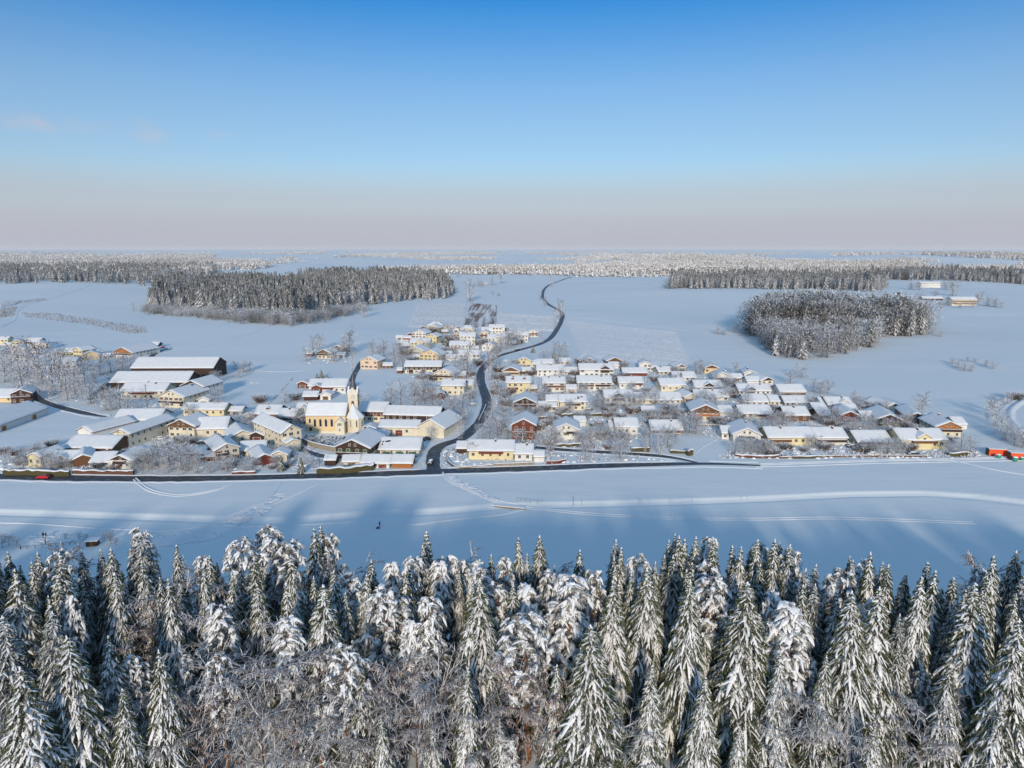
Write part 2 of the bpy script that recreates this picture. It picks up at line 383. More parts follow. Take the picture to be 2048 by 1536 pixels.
# snow covered lanes with wheel ruts
def lane(pts, wd, label, rut=True):
    P = px_path(pts, 2.5)
    for o_ in ((-.8, .8) if rut else (0,)):
        o = strip('snow_track', P + np.array([0, o_]) * 1, [(-.42, 0), (-.12, .20), (.14, .16), (.42, 0)], M['snow'], off=.01, jit=.3)
        struct(o, label)
lane([(1520, 929), (1600, 926), (1700, 923), (1800, 920), (1900, 919), (1985, 916), (2060, 914)], 5, 'snow covered continuation of the main road')
lane([(1510, 934), (1600, 932), (1750, 927), (1900, 924), (2060, 921)], 5, 'lower wheel track of the snow covered road', False)
lane([(270, 958), (290, 975), (315, 985), (355, 991), (400, 987), (440, 978), (466, 966)], 3, 'curved vehicle track looping off the main road')
lane([(560, 966), (548, 985), (530, 1003), (490, 1020), (455, 1035), (420, 1052), (370, 1075), (310, 1085)], 2, 'trampled footpath across the left field')
lane([(640, 966), (600, 985), (560, 1003), (520, 1020), (480, 1035), (440, 1046)], 2, 'faint ski track across the left field', False)
lane([(0, 1046), (60, 1047), (130, 1052), (220, 1058), (290, 1060), (330, 1063), (380, 1057), (430, 1046)], 2, 'thin footpath line on the shaded meadow at the left', False)
lane([(430, 1061), (500, 1054), (600, 1050), (700, 1045), (760, 1046), (830, 1050), (880, 1043), (950, 1035), (1000, 1030), (1045, 1020)], 2, 'thin footpath along the near side of the creek', False)
lane([(765, 1053), (830, 1048), (900, 1040), (960, 1034)], 2, 'fresh footprints leading to the walker', False)
lane([(885, 946), (900, 962), (930, 976), (960, 990), (990, 1002), (1030, 1011), (1100, 1020), (1200, 1029), (1350, 1036), (1500, 1038), (1650, 1036), (1800, 1040), (1950, 1046)], 3, 'track from the junction over the little bridge into the meadow')
lane([(1894, 920), (1930, 926), (1980, 938), (2060, 952)], 2, 'track branching into the field at the right', False)
lane([(1462, 862), (1430, 880), (1405, 895), (1385, 912)], 2, 'footpath across the empty plot', False)
lane([(345, 697), (400, 690), (450, 682), (500, 668), (530, 655), (552, 647)], 3, 'snowy track to the left wood', False)
lane([(510, 742), (560, 744), (600, 742), (640, 733), (690, 718), (730, 706)], 3, 'snowy track past the small farm', False)
lane([(900, 560), (960, 566), (1080, 571)], 3, 'far field track', False)
lane([(1130, 632), (1200, 640), (1300, 652), (1400, 664), (1480, 668)], 3, 'far track towards the grove', False)
lane([(708, 748), (750, 735), (790, 724), (815, 712)], 2, 'footpath on the slope behind the church', False)
lane([(0, 655), (30, 640), (38, 620), (60, 608), (110, 595), (180, 570)], 3, 'snowy track between the stubble strips', False)
lane([(2070, 792), (2030, 800), (2000, 816), (1996, 835), (2010, 852), (2050, 868), (2090, 878)], 3, 'curving snow covered road at the right edge')
lane([(2070, 800), (2040, 806), (2018, 820), (2016, 836), (2030, 848), (2060, 858)], 3, 'inner ruts of the curving road at the right edge')

def embank(pts, wd, label, h=.9):
    P = px_path(pts, 2.5)
    o = strip('snow_bank', P, [(-wd / 2 - 3.4, -.2), (-wd / 2 - 1.6, h * .8), (-wd / 2 - .6, h), (-wd / 2 + .3, .25), (-.9, .15), (-.6, .30), (0, .16), (.6, .30), (.9, .15), (wd / 2 - .3, .25), (wd / 2 + .6, h), (wd / 2 + 1.6, h * .8), (wd / 2 + 3.4, -.2)], M['snow'], off=0, jit=.05)
    struct(o, label)
embank([(2110, 786), (2060, 792), (2030, 800), (2008, 814), (2000, 832), (2010, 848), (2040, 862), (2090, 874)], 6, 'curving snow covered road with banks at the right edge')
# trampled snow patches
def rough_patch(poly, n, label, seed):
    rs = np.random.RandomState(seed); P = in_poly(poly, n, rs); g = G(P[:, 0], P[:, 1]); mb = MB(); r = random.Random(seed)
    for p in g:
        s_ = r.uniform(.25, .8); mb.blob((p[0], p[1], p[2]), s_ * 2.0, s_ * 1.2, r.uniform(.05, .13), 0, 7, 4, .3, r)
    o = link('trampled_snow', mb.mesh('trampled_snow', [M['snow']], True)); o['kind'] = 'stuff'; o['label'] = label
def in_poly(poly, n, rs):
    poly = np.array(poly, float); lo = poly.min(0); hi = poly.max(0); out_ = []
    while len(out_) < n:
        q = lo + rs.rand(n * 2, 2) * (hi - lo)
        out_ += [p for p in q if inside(p[0], p[1], poly)]
    return np.array(out_[:n])
def inside(x, y, poly):
    c = False; n = len(poly); j = n - 1
    for i in range(n):
        xi, yi = poly[i]; xj, yj = poly[j]
        if (yi > y) != (yj > y) and x < (xj - xi) * (y - yi) / (yj - yi) + xi: c = not c
        j = i
    return c
rough_patch([(290, 1072), (360, 1062), (440, 1068), (430, 1078), (330, 1092), (270, 1092)], 420, 'trampled snow on the left meadow beside the wood', 1)
rough_patch([(440, 1050), (500, 1020), (560, 985), (572, 985), (530, 1025), (470, 1052)], 200, 'trampled snow along the footpath on the left field', 2)
rough_patch([(470, 762), (520, 764), (515, 768), (470, 770)], 60, 'trampled snow by the bare shrubs near the long barn', 3)
rough_patch([(60, 1072), (200, 1070), (190, 1085), (60, 1090)], 150, 'uneven snow round the little hut', 4)
rough_patch([(600, 880), (640, 905), (660, 935), (590, 940), (560, 920)], 150, 'uneven garden snow below the churchyard wall', 5)
rough_patch([(890, 940), (905, 950), (1000, 1003), (980, 1000), (900, 962)], 90, 'lumpy snow along the track to the bridge', 6)

# ---------------------------------------------------------------- ploughed and stubble fields
def field(poly, label, nu, nv, amp, soil, corn, seed, dirn=0):
    nv = int(nv * 2.2)
    """poly: 4 pixel corners (near-left, near-right, far-right, far-left); ridges run away from the camera"""
    C4 = G([p[0] for p in poly], [p[1] for p in poly])[:, :2]
    u = np.linspace(0, 1, nu)[None, :]; v = np.linspace(0, 1, nv)[:, None]
    P = ((C4[0] * (1 - 0))[None, None] * ((1 - u) * (1 - v))[..., None] + C4[1] * (u * (1 - v))[..., None] + C4[2] * (u * v)[..., None] + C4[3] * ((1 - u) * v)[..., None])
    rs = np.random.RandomState(seed); z = hz(P[..., 0], P[..., 1]) + .10 + .0002 * P[..., 1]
    ed = np.minimum(np.minimum(u, 1 - u) * 25, np.minimum(v, 1 - v) * 25).clip(0, 1)
    z += amp * 3.0 * (.5 * rs.rand(nv, nu) + .5 * rs.rand(nv, 1)) * ed
    z = np.where(ed > 0, z, z - .3)
    V = np.dstack([P[..., 0], P[..., 1], z]).reshape(-1, 3); I = np.arange(nu * nv).reshape(nv, nu)
    F = np.stack([I[:-1, :-1], I[:-1, 1:], I[1:, 1:], I[1:, :-1]], -1).reshape(-1, 4)
    m = mat('field_surface', (.83, .84, .87), .8, spec=.1); t = m.node_tree; b = t.nodes['Principled BSDF']
    g = t.nodes.new('ShaderNodeNewGeometry'); mp_ = t.nodes.new('ShaderNodeMapping'); t.links.new(g.outputs['Position'], mp_.inputs[0])
    mp_.inputs['Scale'].default_value = soil[1]; mp_.inputs['Rotation'].default_value = (0, 0, radians(dirn))
    n = t.nodes.new('ShaderNodeTexNoise'); n.inputs['Scale'].default_value = 1; n.inputs['Detail'].default_value = 5; t.links.new(mp_.outputs[0], n.inputs['Vector'])
    r = t.nodes.new('ShaderNodeMapRange'); r.inputs['From Min'].default_value = soil[2]; r.inputs['From Max'].default_value = soil[3]; r.inputs['To Max'].default_value = soil[4]
    t.links.new(n.outputs['Fac'], r.inputs['Value'])
    x = t.nodes.new('ShaderNodeMixRGB'); x.inputs['Color1'].default_value = (.83, .84, .87, 1); x.inputs['Color2'].default_value = (*soil[0], 1)
    t.links.new(r.outputs[0], x.inputs['Fac']); t.links.new(x.outputs[0], b.inputs['Base Color'])
    me = mesh_np('field', V, F, None, [m]); struct(link('field', me), label)
br = (.16, .10, .08)
field([(816, 655), (930, 655), (935, 605), (838, 606)], 'snow dusted ploughed field left of the dark rows', 130, 60, .55, (br, (.35, .06, 1), .5, .8, .25), 0, 1)
field([(926, 656), (992, 656), (994, 611), (941, 606)], 'dark striped vegetable field above the upper houses', 60, 50, .5, (br, (.20, .007, 1), .40, .58, .9), 0, 2, 4)
field([(992, 660), (1108, 662), (1112, 634), (994, 626)], 'snow dusted ploughed field beside the winding road', 110, 50, .5, (br, (.35, .05, 1), .5, .8, .22), 0, 3)
field([(1160, 712), (1385, 735), (1355, 664), (1130, 640)], 'large rough ploughed field above the village', 170, 90, .38, (br, (.3, .06, 1), .55, .9, .12), 0, 4)
field([(0, 615), (30, 610), (45, 601), (0, 604)], 'snowy furrows at the left', 30, 20, .4, (br, (.2, .1, 1), .45, .7, .4), 0, 5)

def stubble(poly, n, label, seed, hgt=.9):
    rs = np.random.RandomState(seed); P = in_poly(poly, n, rs); g = G(P[:, 0], P[:, 1]); r = random.Random(seed); mb = MB()
    for p in g:
        for k in range(3):
            a = r.uniform(0, 2 * pi); h = hgt * r.uniform(.5, 1.2); q = r.uniform(.15, .35)
            mb.face([(p[0] - q * cos(a), p[1] - q * sin(a), p[2] - .1), (p[0] + q * cos(a), p[1] + q * sin(a), p[2] - .1), (p[0] + r.uniform(-.4, .4), p[1] + r.uniform(-.3, .3), p[2] + h)])
    o = link('stubble', mb.mesh('stubble', [M['twig']])); o['kind'] = 'stuff'; o['label'] = label
stubble([(42, 625), (110, 627), (200, 640), (290, 655), (295, 666), (260, 668), (180, 650), (50, 634)], 1100, 'long strip of brown stalks in the left field', 11, 1.6)
stubble([(0, 605), (98, 596), (92, 602), (0, 612)], 300, 'thin strip of stalks at the far left', 12, 1.8)
stubble([(0, 618), (35, 612), (28, 632), (0, 636)], 420, 'patch of brown stalks at the left edge', 13, 1.6)
stubble([(541, 804), (586, 754), (588, 755), (543, 805)], 90, 'dark dashed line of a ditch across the slope', 15, .5)
stubble([(930, 654), (945, 607), (992, 611), (975, 654)], 1200, 'dark withered rows in the striped field', 14, .9)
# ---------------------------------------------------------------- tree builders (each returns trunk mesh, crown mesh)
def finger(mb, path, w, hgt, mi, r, lump=.3):
    """snow lying along a bough: lumpy rounded ridge"""
    n0 = len(mb.v); k = 6; n = len(path)
    for i, p in enumerate(path):
        a = path[max(0, i - 1)]; b = path[min(n - 1, i + 1)]
        dx, dy = b[0] - a[0], b[1] - a[1]; l = sqrt(dx * dx + dy * dy) or 1; ux, uy = -dy / l, dx / l
        t = i / (n - 1); e = (.35 + 1.1 * sin(pi * min(1, t * .75 + .25)) ** .7) if i < n - 1 else .25
        e *= 1 + r.uniform(-lump, lump); ww = w * e; hh = hgt * e
        for j in range(k):
            an = 2 * pi * j / k; c = cos(an) * ww; s_ = sin(an); s_ = (s_ * hh if s_ > 0 else s_ * hh * .35)
            mb.v.append((p[0] + ux * c, p[1] + uy * c, p[2] + s_))
    for i in range(n - 1):
        for j in range(k):
            a = n0 + i * k + j; b = n0 + i * k + (j + 1) % k
            mb.f.append((a, b, b + k, a + k)); mb.m.append(mi)
    mb.f.append(tuple(n0 + (n - 1) * k + j for j in range(k))); mb.m.append(mi)

def needles(mb, path, ln, r, dens=9, mi=0, wid=.12):
    """hanging sprays under a bough"""
    for i in range(len(path) - 1):
        a, b = path[i], path[i + 1]; dx, dy, dz = b[0] - a[0], b[1] - a[1], b[2] - a[2]; l = sqrt(dx * dx + dy * dy + dz * dz)
        m = max(1, int(l * dens)); hx, hy = -dy, dx; hl = sqrt(hx * hx + hy * hy) or 1; hx /= hl; hy /= hl
        for k in range(m):
            t = r.random(); x, y, z = a[0] + dx * t, a[1] + dy * t, a[2] + dz * t
            s_ = r.uniform(-1, 1); q = ln * r.uniform(.5, 1.3); f = r.uniform(.1, .5)
            tx = x + hx * s_ * q + dx / l * f * q; ty = y + hy * s_ * q + dy / l * f * q; tz = z - q * r.uniform(.25, 1.0) + dz / l * f * q
            wv = wid * r.uniform(.6, 1.5)
            mb.face([(x + dx / l * wv, y + dy / l * wv, z), (x - dx / l * wv, y - dy / l * wv, z), (tx, ty, tz)], mi)

def spruce(H, rmax, seed, snow=1.0, droop=1.0, gap=.5, z0f=.10, dens=9):
    r = random.Random(seed); tr = MB(); cr = MB()
    lx, ly = r.uniform(-.02, .02), r.uniform(-.02, .02)
    tp = [(lx * H * t, ly * H * t, H * t) for t in (0, .25, .5, .75, 1)]
    tr.tube([(lx * H * t, ly * H * t, H * t * .985) for t in (0, .1, .25, .5, .75, 1)], [.34, .27, .24, .17, .09, .02], 7)
    z = H - .35; az = r.random() * 6
    while z > H * z0f:
        f = (H - z) / (H * (1 - z0f)); L = rmax * (f ** .92) * 1.22 * (1 if f < .8 else 1 - (f - .8) * .8) + .18
        nb = 4 if f < .08 else (6 if f < .3 else 8)
        az += 2.4
        for k in range(nb):
            a = az + 2 * pi * k / nb + r.uniform(-.35, .35); l = L * r.uniform(.72, 1.22)
            if r.random() < .05: l *= 1.25
            zz = z + r.uniform(-.25, .25); dr = droop * r.uniform(.8, 1.25) * (.25 + .75 * min(1, f * 3))
            bend = r.uniform(-.25, .25)
            path = []
            ns = 4 if l < 1.5 else 6
            for i in range(ns + 1):
                t = i / ns; rr = l * (t * (1 - .12 * t * dr)); aa = a + bend * t * .5
                path.append((lx * zz + rr * cos(aa), ly * zz + rr * sin(aa), zz - l * (.30 * t + .80 * t * t - .22 * t ** 4) * dr + l * .10 * (1 - dr) * t))
            wd = (.066 + .022 * l) * snow * r.uniform(.45, 1.3) * (1.0 if f < .6 else 1 - (f - .6) * 1.1)
            if r.random() < (.90 - .35 * f):
                st = path[1:] if l > 1.2 else path
                finger(cr, [(p[0], p[1], p[2] + .05) for p in st], wd, wd * .8, 1, r)
            needles(cr, path, .45 + .11 * l, r, dens * 1.5)
            if l > 1.1:
                for sgn in (-1, 1):
                    for q in range(int(l * 1.25)):
                        t = r.uniform(.25, .88); i = int(t * ns); p = path[i]
                        sl_ = l * (1 - t) * .5 + .45; ang = a + sgn * r.uniform(.5, .95)
                        sp = [(p[0] + sl_ * u * cos(ang), p[1] + sl_ * u * sin(ang), p[2] - sl_ * (.35 * u + .5 * u * u) * dr) for u in (0, .35, .7, 1)]
                        if r.random() < (.50 - .25 * f) * snow: finger(cr, [(x, y, w_ + .03) for x, y, w_ in sp], wd * .6, wd * .5, 1, r)
                        needles(cr, sp, .38, r, dens * .9)
        z -= gap * (.62 + .75 * f) * r.uniform(.85, 1.15)
    cr.blob((lx * H, ly * H, H - .1), .10, .10, .35, 1, 5, 4, .2, r)
    return tr, cr

def snowpine(H, rad, seed, base=.42, n=46, big=1.0):
    """slim pine whose crown is bowed under round cushions of snow"""
    r = random.Random(seed); tr = MB(); cr = MB()
    lx, ly = r.uniform(-.03, .03), r.uniform(-.03, .03)
    tr.tube([(lx * H * t, ly * H * t, H * t) for t in (0, .3, .55, .8, .98)], [.30, .25, .2, .12, .05], 7)
    for i in range(n):
        t = (i + r.random()) / n; z = H * (base + (1 - base) * t); R_ = rad * (sin(pi * min(1, (1 - t) * .78 + .10)) ** .8) * r.uniform(.35, 1.05)
        a = i * 2.4 + r.uniform(-.4, .4); c = (lx * z + R_ * cos(a), ly * z + R_ * sin(a), z)
        root = (lx * z, ly * z, z + .2)
        mid = ((c[0] + root[0]) / 2, (c[1] + root[1]) / 2, z + .35)
        cr.tube([root, mid, c], [.07, .05, .03], 4, 2)
        for q in range(r.choice((5, 6, 7, 8))):
            u = a + r.uniform(-1.5, 1.5) + (pi if r.random() < .12 else 0); l = r.uniform(.7, 1.7) * big; dr = r.uniform(.4, 1.1)
            b0 = (c[0] + r.uniform(-.35, .35) - .4 * cos(u), c[1] + r.uniform(-.35, .35) - .4 * sin(u), c[2] + r.uniform(-.3, .35))
            pth = [(b0[0] + l * t_ * cos(u), b0[1] + l * t_ * sin(u), b0[2] - l * dr * (t_ * .3 + t_ * t_ * .7)) for t_ in (0, .25, .5, .75, 1)]
            finger(cr, pth, r.uniform(.10, .25) * big, r.uniform(.09, .20) * big, 1, r, .35)
            needles(cr, pth, .5, r, 16, 0, .07)
        if r.random() < .3:
            s_ = r.uniform(.28, .5) * big; cr.blob((c[0], c[1], c[2] + .15), s_ * 1.2, s_, s_ * .6, 1, 8, 5, .25, r)
        for q in range(50):
            u = r.uniform(0, 2 * pi); w_ = r.uniform(.1, 1.0); x = c[0] + w_ * cos(u) * .9; y = c[1] + w_ * sin(u) * .9; zz = c[2] + r.uniform(-.45, .12)
            ql = r.uniform(.25, .75); mx = .07
            cr.face([(x - mx * sin(u), y + mx * cos(u), zz), (x + mx * sin(u), y - mx * cos(u), zz), (x + cos(u) * ql * .45, y + sin(u) * ql * .45, zz - ql)], 0)
    return tr, cr

def bare(H, W, seed, nl=11, tw=.045, ntw=15, arch=.5, upright=.5, mi=0, z0f=.22, sub=5):
    """leafless tree with arching frosted limbs"""
    r = random.Random(seed); tr = MB(); cr = MB()
    lx, ly = r.uniform(-.05, .05), r.uniform(-.05, .05)
    tr.tube([(lx * H * t, ly * H * t, H * t) for t in (0, .1, .3, .6, .92)], [H * .016, H * .012, H * .010, H * .006, H * .002], 6)
    def limb(p, az, el, L, rad, lev):
        n = 5; path = [p]; x, y, z = p; a = az; e = el
        for i in range(n):
            s_ = L / n; x += s_ * cos(e) * cos(a); y += s_ * cos(e) * sin(a); z += s_ * sin(e); path.append((x, y, z))
            e -= arch * r.uniform(.15, .55) * (1 if lev else .7); a += r.uniform(-.22, .22)
        rr = [rad * (1 - .75 * i / n) for i in range(n + 1)]
        cr.tube(path, rr, 4 if lev == 0 else 3, 0, cap=False)
        if lev == 0:
            for k in range(sub):
                t = r.uniform(.25, 1); i = min(n - 1, int(t * n)); limb(path[i], a + r.choice((-1, 1)) * r.uniform(.3, 1.1), el + r.uniform(-.5, .4), L * r.uniform(.35, .6), rad * .5, 1)
        if lev < 2:
            m = ntw if lev else ntw // 2
            for k in range(m):
                t = r.uniform(.15, 1); i = min(n - 1, int(t * n)); q = path[i]; q2 = path[i + 1]; f = r.random()
                q = tuple(q[j] + (q2[j] - q[j]) * f for j in range(3))
                aa = a + r.uniform(-1.5, 1.5); ee = r.uniform(-.6, .9); l2 = L * r.uniform(.16, .42)
                m_ = (q[0] + l2 * .5 * cos(ee) * cos(aa), q[1] + l2 * .5 * cos(ee) * sin(aa), q[2] + l2 * .5 * sin(ee))
                e2 = ee - arch * .9; e_ = (m_[0] + l2 * .5 * cos(e2) * cos(aa), m_[1] + l2 * .5 * cos(e2) * sin(aa), m_[2] + l2 * .5 * sin(e2))
                cr.tube([q, m_, e_], [tw, tw * .8, tw * .45], 3, 0, cap=False)
    for k in range(nl):
        t = z0f + (.95 - z0f) * ((k + r.random()) / nl); z = H * t
        prof = sin(pi * min(1, (1 - t) * .75 + .22)) ** .8
        limb((lx * z, ly * z, z), k * 2.4 + r.uniform(-.4, .4), upright * r.uniform(.6, 1.5), W * .62 * prof * r.uniform(.8, 1.2), H * .0062 + .03, 0)
    return tr, cr

def shrub(H, W, seed, n=150, tw=.05):
    r = random.Random(seed); tr = MB(); cr = MB()
    tr.tube([(0, 0, 0), (0, 0, H * .4)], [.1, .05], 5)
    for i in range(n):
        a = r.random() * 6.28; e = r.uniform(.5, 1.45); L = H * r.uniform(.5, 1.1) / max(.6, sin(e)) * .9; R_ = W * .5 * r.random()
        p = (R_ * cos(a) * .4, R_ * sin(a) * .4, 0.0); q = (p[0] + W * .32 * cos(a) * r.uniform(.3, 1), p[1] + W * .32 * sin(a) * r.uniform(.3, 1), L * .6)
        s_ = (q[0] + W * .2 * cos(a + r.uniform(-.7, .7)), q[1] + W * .2 * sin(a + r.uniform(-.7, .7)), min(H, L) * r.uniform(.7, 1))
        cr.tube([p, q, s_], [tw, tw * .8, tw * .4], 3, 0, cap=False)
    return tr, cr

def flecks(cr, H, W, seed, n, z0=.25, size=.35, mi=1):
    """small cushions of snow caught in the twigs"""
    r = random.Random(seed)
    for i in range(n):
        t = r.uniform(z0, 1); prof = sin(pi * min(1, (1 - t) * .72 + .22)) ** .7; R_ = W * .5 * prof * sqrt(r.uniform(.15, 1)); a = r.random() * 6.28
        x, y, z = R_ * cos(a), R_ * sin(a), H * t + r.uniform(-.3, .3); s_ = size * r.uniform(.4, 1.2); u = r.random() * 6.28
        mx = r.uniform(-.3, .35) * s_
        cr.face([(x + s_ * cos(u), y + s_ * sin(u), z), (x + s_ * cos(u + 2.1), y + s_ * sin(u + 2.1), z - .25 * s_), (x + mx, y + mx, z + s_ * .75)], mi)

def tmpl(name, pair, bark, mats):
    tr, cr = pair
    return (tr.mesh(name + '_trunk', [bark]), cr.mesh(name + '_crown', mats))
T = {}
for i in range(8):
    H = 27 + (i % 4)
    T['S%d' % i] = (H, tmpl('spruce', spruce(H, [4.6, 5.2, 4.3, 6.0, 5.1, 4.5, 5.5, 4.8][i], 100 + i, [1.25, 1.15, 1.35, 1.05, 1.3, 1.2, .95, 1.35][i], [1.15, 1.3, 1.0, 1.35, 1.2, 1.3, 1.05, 1.4][i], .52), M['bark'], [M['needle'], M['treesnow']]))
for i in range(3):
    T['K%d' % i] = (26, tmpl('dark_spruce', spruce(26, 4.4 + .4 * i, 150 + i, .75, .8, .55), M['bark'], [M['needle_dark'], M['treesnow']]))
for i in range(5):
    T['P%d' % i] = (26, tmpl('pine', snowpine(26, [2.4, 3.4, 2.8, 3.8, 2.2][i], 200 + i, [.40, .45, .35, .42, .5][i], [46, 56, 50, 64, 40][i], [1., 1.0, 1.15, .9, 1.2][i]), M['pinebark'], [M['pineneedle'], M['treesnow'], M['pinebark']]))
for i in range(5):
    m_ = [M['twig'], M['twig'], M['twiggrey'], M['twigbrown'], M['twig']][i]
    T['D%d' % i] = (20, tmpl('bare_tree', bare(20, [13, 15, 14, 11, 16][i], 300 + i, 15, .065, 12, [.55, .75, .5, .6, .8][i], .75, sub=6), M['bark'], [m_]))
def shards(cr, H, W, seed, n, z0=.15, ln=(.35, .95), wd=(.03, .075)):
    """fine frosted twig ends"""
    r = random.Random(seed + 5)
    for i in range(n):
        t = r.uniform(z0, 1); prof = sin(pi * min(1, (1 - t) * .72 + .22)) ** .6; R_ = W * .5 * prof * sqrt(r.random()); a = r.random() * 6.28
        x, y, z = R_ * cos(a), R_ * sin(a), H * t; l = r.uniform(*ln); w_ = r.uniform(*wd); an = a + r.uniform(-1.2, 1.2); el = r.uniform(-.3, 1.2); dx, dy, dz = cos(el) * cos(an), cos(el) * sin(an), sin(el)
        cr.face([(x - w_ * dy, y + w_ * dx, z), (x + w_ * dy, y - w_ * dx, z), (x + l * dx, y + l * dy, z + l * dz)], 0)
def garden(H, W, seed, nl=9, m=0, nf=420):
    tr, cr = bare(H, W, seed, nl, .045, 9, .35, .95, sub=3); flecks(cr, H, W, seed, int(nf * .9), size=.24); shards(cr, H, W, seed, 1500); return tmpl('garden_tree', (tr, cr), M['bark'], [[M['twiggrey'], M['twig'], M['twigbrown']][m], M['treesnow']])
def dense(H, W, seed, m, n=1050):
    r = random.Random(seed); tr, cr = bare(H, W * .9, seed, 8, .05, 5, .3, 1.0, sub=2)
    for i in range(n):
        t = r.uniform(.04, 1); prof = sin(pi * min(1, (1 - t) * .68 + .24)) ** .6; R_ = W * .5 * prof * sqrt(r.random()) * r.uniform(.8, 1.1) * (1 + .25 * sin(t * 19 + seed) * sin(a_s := seed)); a = r.random() * 6.28
        x, y, z = R_ * cos(a), R_ * sin(a), H * t; l = r.uniform(.4, 1.1); w_ = r.uniform(.07, .20); an = a + r.uniform(-1, 1); el = r.uniform(-.2, 1.2); dx, dy, dz = cos(el) * cos(an), cos(el) * sin(an), sin(el)
        cr.face([(x - w_ * dy, y + w_ * dx, z), (x + w_ * dy, y - w_ * dx, z), (x + l * dx, y + l * dy, z + l * dz)], 1 if r.random() < .56 else 0)
    return tmpl('garden_tree', (tr, cr), M['bark'], [[M['twiggrey'], M['twig'], M['twigbrown']][m], M['treesnow']])
for i in range(5): T['E%d' % i] = (9, dense(9, [8, 9, 7, 9.5, 6.5][i], 440 + i, [0, 1, 0, 1, 2][i]))
T['G0'] = (10, garden(10, 8, 400)); T['G1'] = (10, garden(10, 9, 401, 10, 1)); T['G2'] = (10, garden(10, 6.5, 402, 9, 0)); T['G3'] = (10, garden(10, 8, 403, 9, 2, 200)); T['G4'] = (10, garden(10, 9.5, 404, 11, 0, 560))
def shr(seed, m): 
    tr, cr = shrub(3, 4.2, seed); flecks(cr, 3, 4.4, seed, 120, .1, .22); shards(cr, 3, 4.4, seed, 420, .1, (.3, .7), (.04, .10)); return tmpl('shrub', (tr, cr), M['bark'], [M['twiggrey'] if m else M['twig'], M['treesnow']])
T['U0'] = (3, shr(500, 0)); T['U1'] = (3, shr(501, 1)); T['U2'] = (3, shr(502, 0))
def smallcon(seed):
    tr, cr = spruce(10, 3.3, seed, .9, .9, .55, .05, 9); return tmpl('small_spruce', (tr, cr), M['bark'], [M['needle'], M['treesnow']])
T['C0'] = (10, smallcon(520)); T['C1'] = (10, smallcon(521))
T['V0'] = (4, tmpl('sapling', bare(4, 1.8, 540, 6, .02, 5, .2, 1.1, sub=1), M['bark'], [M['twiggrey']]))
# grove trees seen from far away: coarser boughs
def midspruce(H, R_, seed, big=False):
    r = random.Random(seed); tr = MB(); cr = MB(); tr.tube([(0, 0, 0), (0, 0, H * .95)], [.3, .04], 5)
    z = H - .6
    while z > H * .1:
        f = (H - z) / H; L = R_ * f ** .75 * (1 if f < .7 else .85) + .3; nb = 7
        a0 = r.random() * 6
        for k in range(nb):
            a = a0 + 2 * pi * k / nb + r.uniform(-.3, .3); l = L * r.uniform(.7, 1.25); d = r.uniform(.5, .95); w_ = (.22 + .16 * l) * r.uniform(.6, 1.3)
            ux, uy = -sin(a), cos(a); x1, y1, z1 = l * .5 * cos(a), l * .5 * sin(a), z - l * .25 * d; x2, y2, z2 = l * cos(a), l * sin(a), z - l * .85 * d
            cr.face([(0, 0, z), (x1 + ux * w_, y1 + uy * w_, z1), (x2, y2, z2), (x1 - ux * w_, y1 - uy * w_, z1)], 1 if r.random() < [.34, .5, .62, .42][seed % 4] else 0)
            for q in range(1):
                g = r.uniform(.2, 1); sx = r.uniform(-1, 1) * .7
                bx, by, bz = x2 * g + ux * sx, y2 * g + uy * sx, z + (z2 - z) * g * .9 - .1
                cr.face([(bx - ux * .35, by - uy * .35, bz), (bx + ux * .35, by + uy * .35, bz), (bx + .3 * cos(a), by + .3 * sin(a), bz - r.uniform(.8, 1.6))], 0)
        z -= .95 * (.6 + .6 * f)
    return tr, cr
def midbare(H, W, seed, n=640):
    r = random.Random(seed); tr = MB(); cr = MB(); tr.tube([(0, 0, 0), (0, 0, H * .8)], [.3, .06], 5)
    for i in range(n):
        t = r.uniform(.02, 1); prof = sin(pi * min(1, (1 - t) * .64 + .25)) ** .7; R_ = W * .5 * prof * sqrt(r.random()); a = r.random() * 6.28
        x, y, z = R_ * cos(a), R_ * sin(a), H * t; l = r.uniform(.8, 2.2); w_ = r.uniform(.12, .40); an = a + r.uniform(-1, 1); el = r.uniform(-.2, 1.1)
        dx, dy, dz = cos(el) * cos(an), cos(el) * sin(an), sin(el)
        cr.face([(x - w_ * dy, y + w_ * dx, z), (x + w_ * dy, y - w_ * dx, z), (x + l * dx, y + l * dy, z + l * dz)], 1 if r.random() < [.25, .45, .6, .32][seed % 4] else 0)
    return tr, cr
MID = {}
for i in range(4): MID['s%d' % i] = (26, midspruce(26, [4.4, 5.2, 4.8, 6.0][i], 600 + i))
for i in range(4): MID['d%d' % i] = (18, midbare(18, [13, 15, 16, 12][i], 620 + i))
for k, (H, (tr, cr)) in list(MID.items()):
    T['m' + k] = (H, tmpl('mid_tree', (tr, cr), M['bark'], [M['farleaf'] if k[0] == 's' else M['fartwig'], M['treesnow']]))

ALLTREES = []
def plant(kind, p, H, wsc=1.0, name='spruce', label='', cat='tree', group=None, rot=None):
    H0, (tm, cm) = T[kind]; s_ = H / H0
    e_ = bpy.data.objects.new(name, None); COL.objects.link(e_); e_.location = (p[0], p[1], float(hz(p[0], p[1])) - .1)
    e_.rotation_euler = (0, 0, rnd.random() * 6.28 if rot is None else rot); e_.scale = (s_ * wsc, s_ * wsc, s_); e_.empty_display_size = .5
    for n_, m_ in (('trunk', tm), ('crown', cm)):
        o = bpy.data.objects.new(n_, m_); o.parent = e_; COL.objects.link(o)
    tag(e_, label, cat, group); return e_

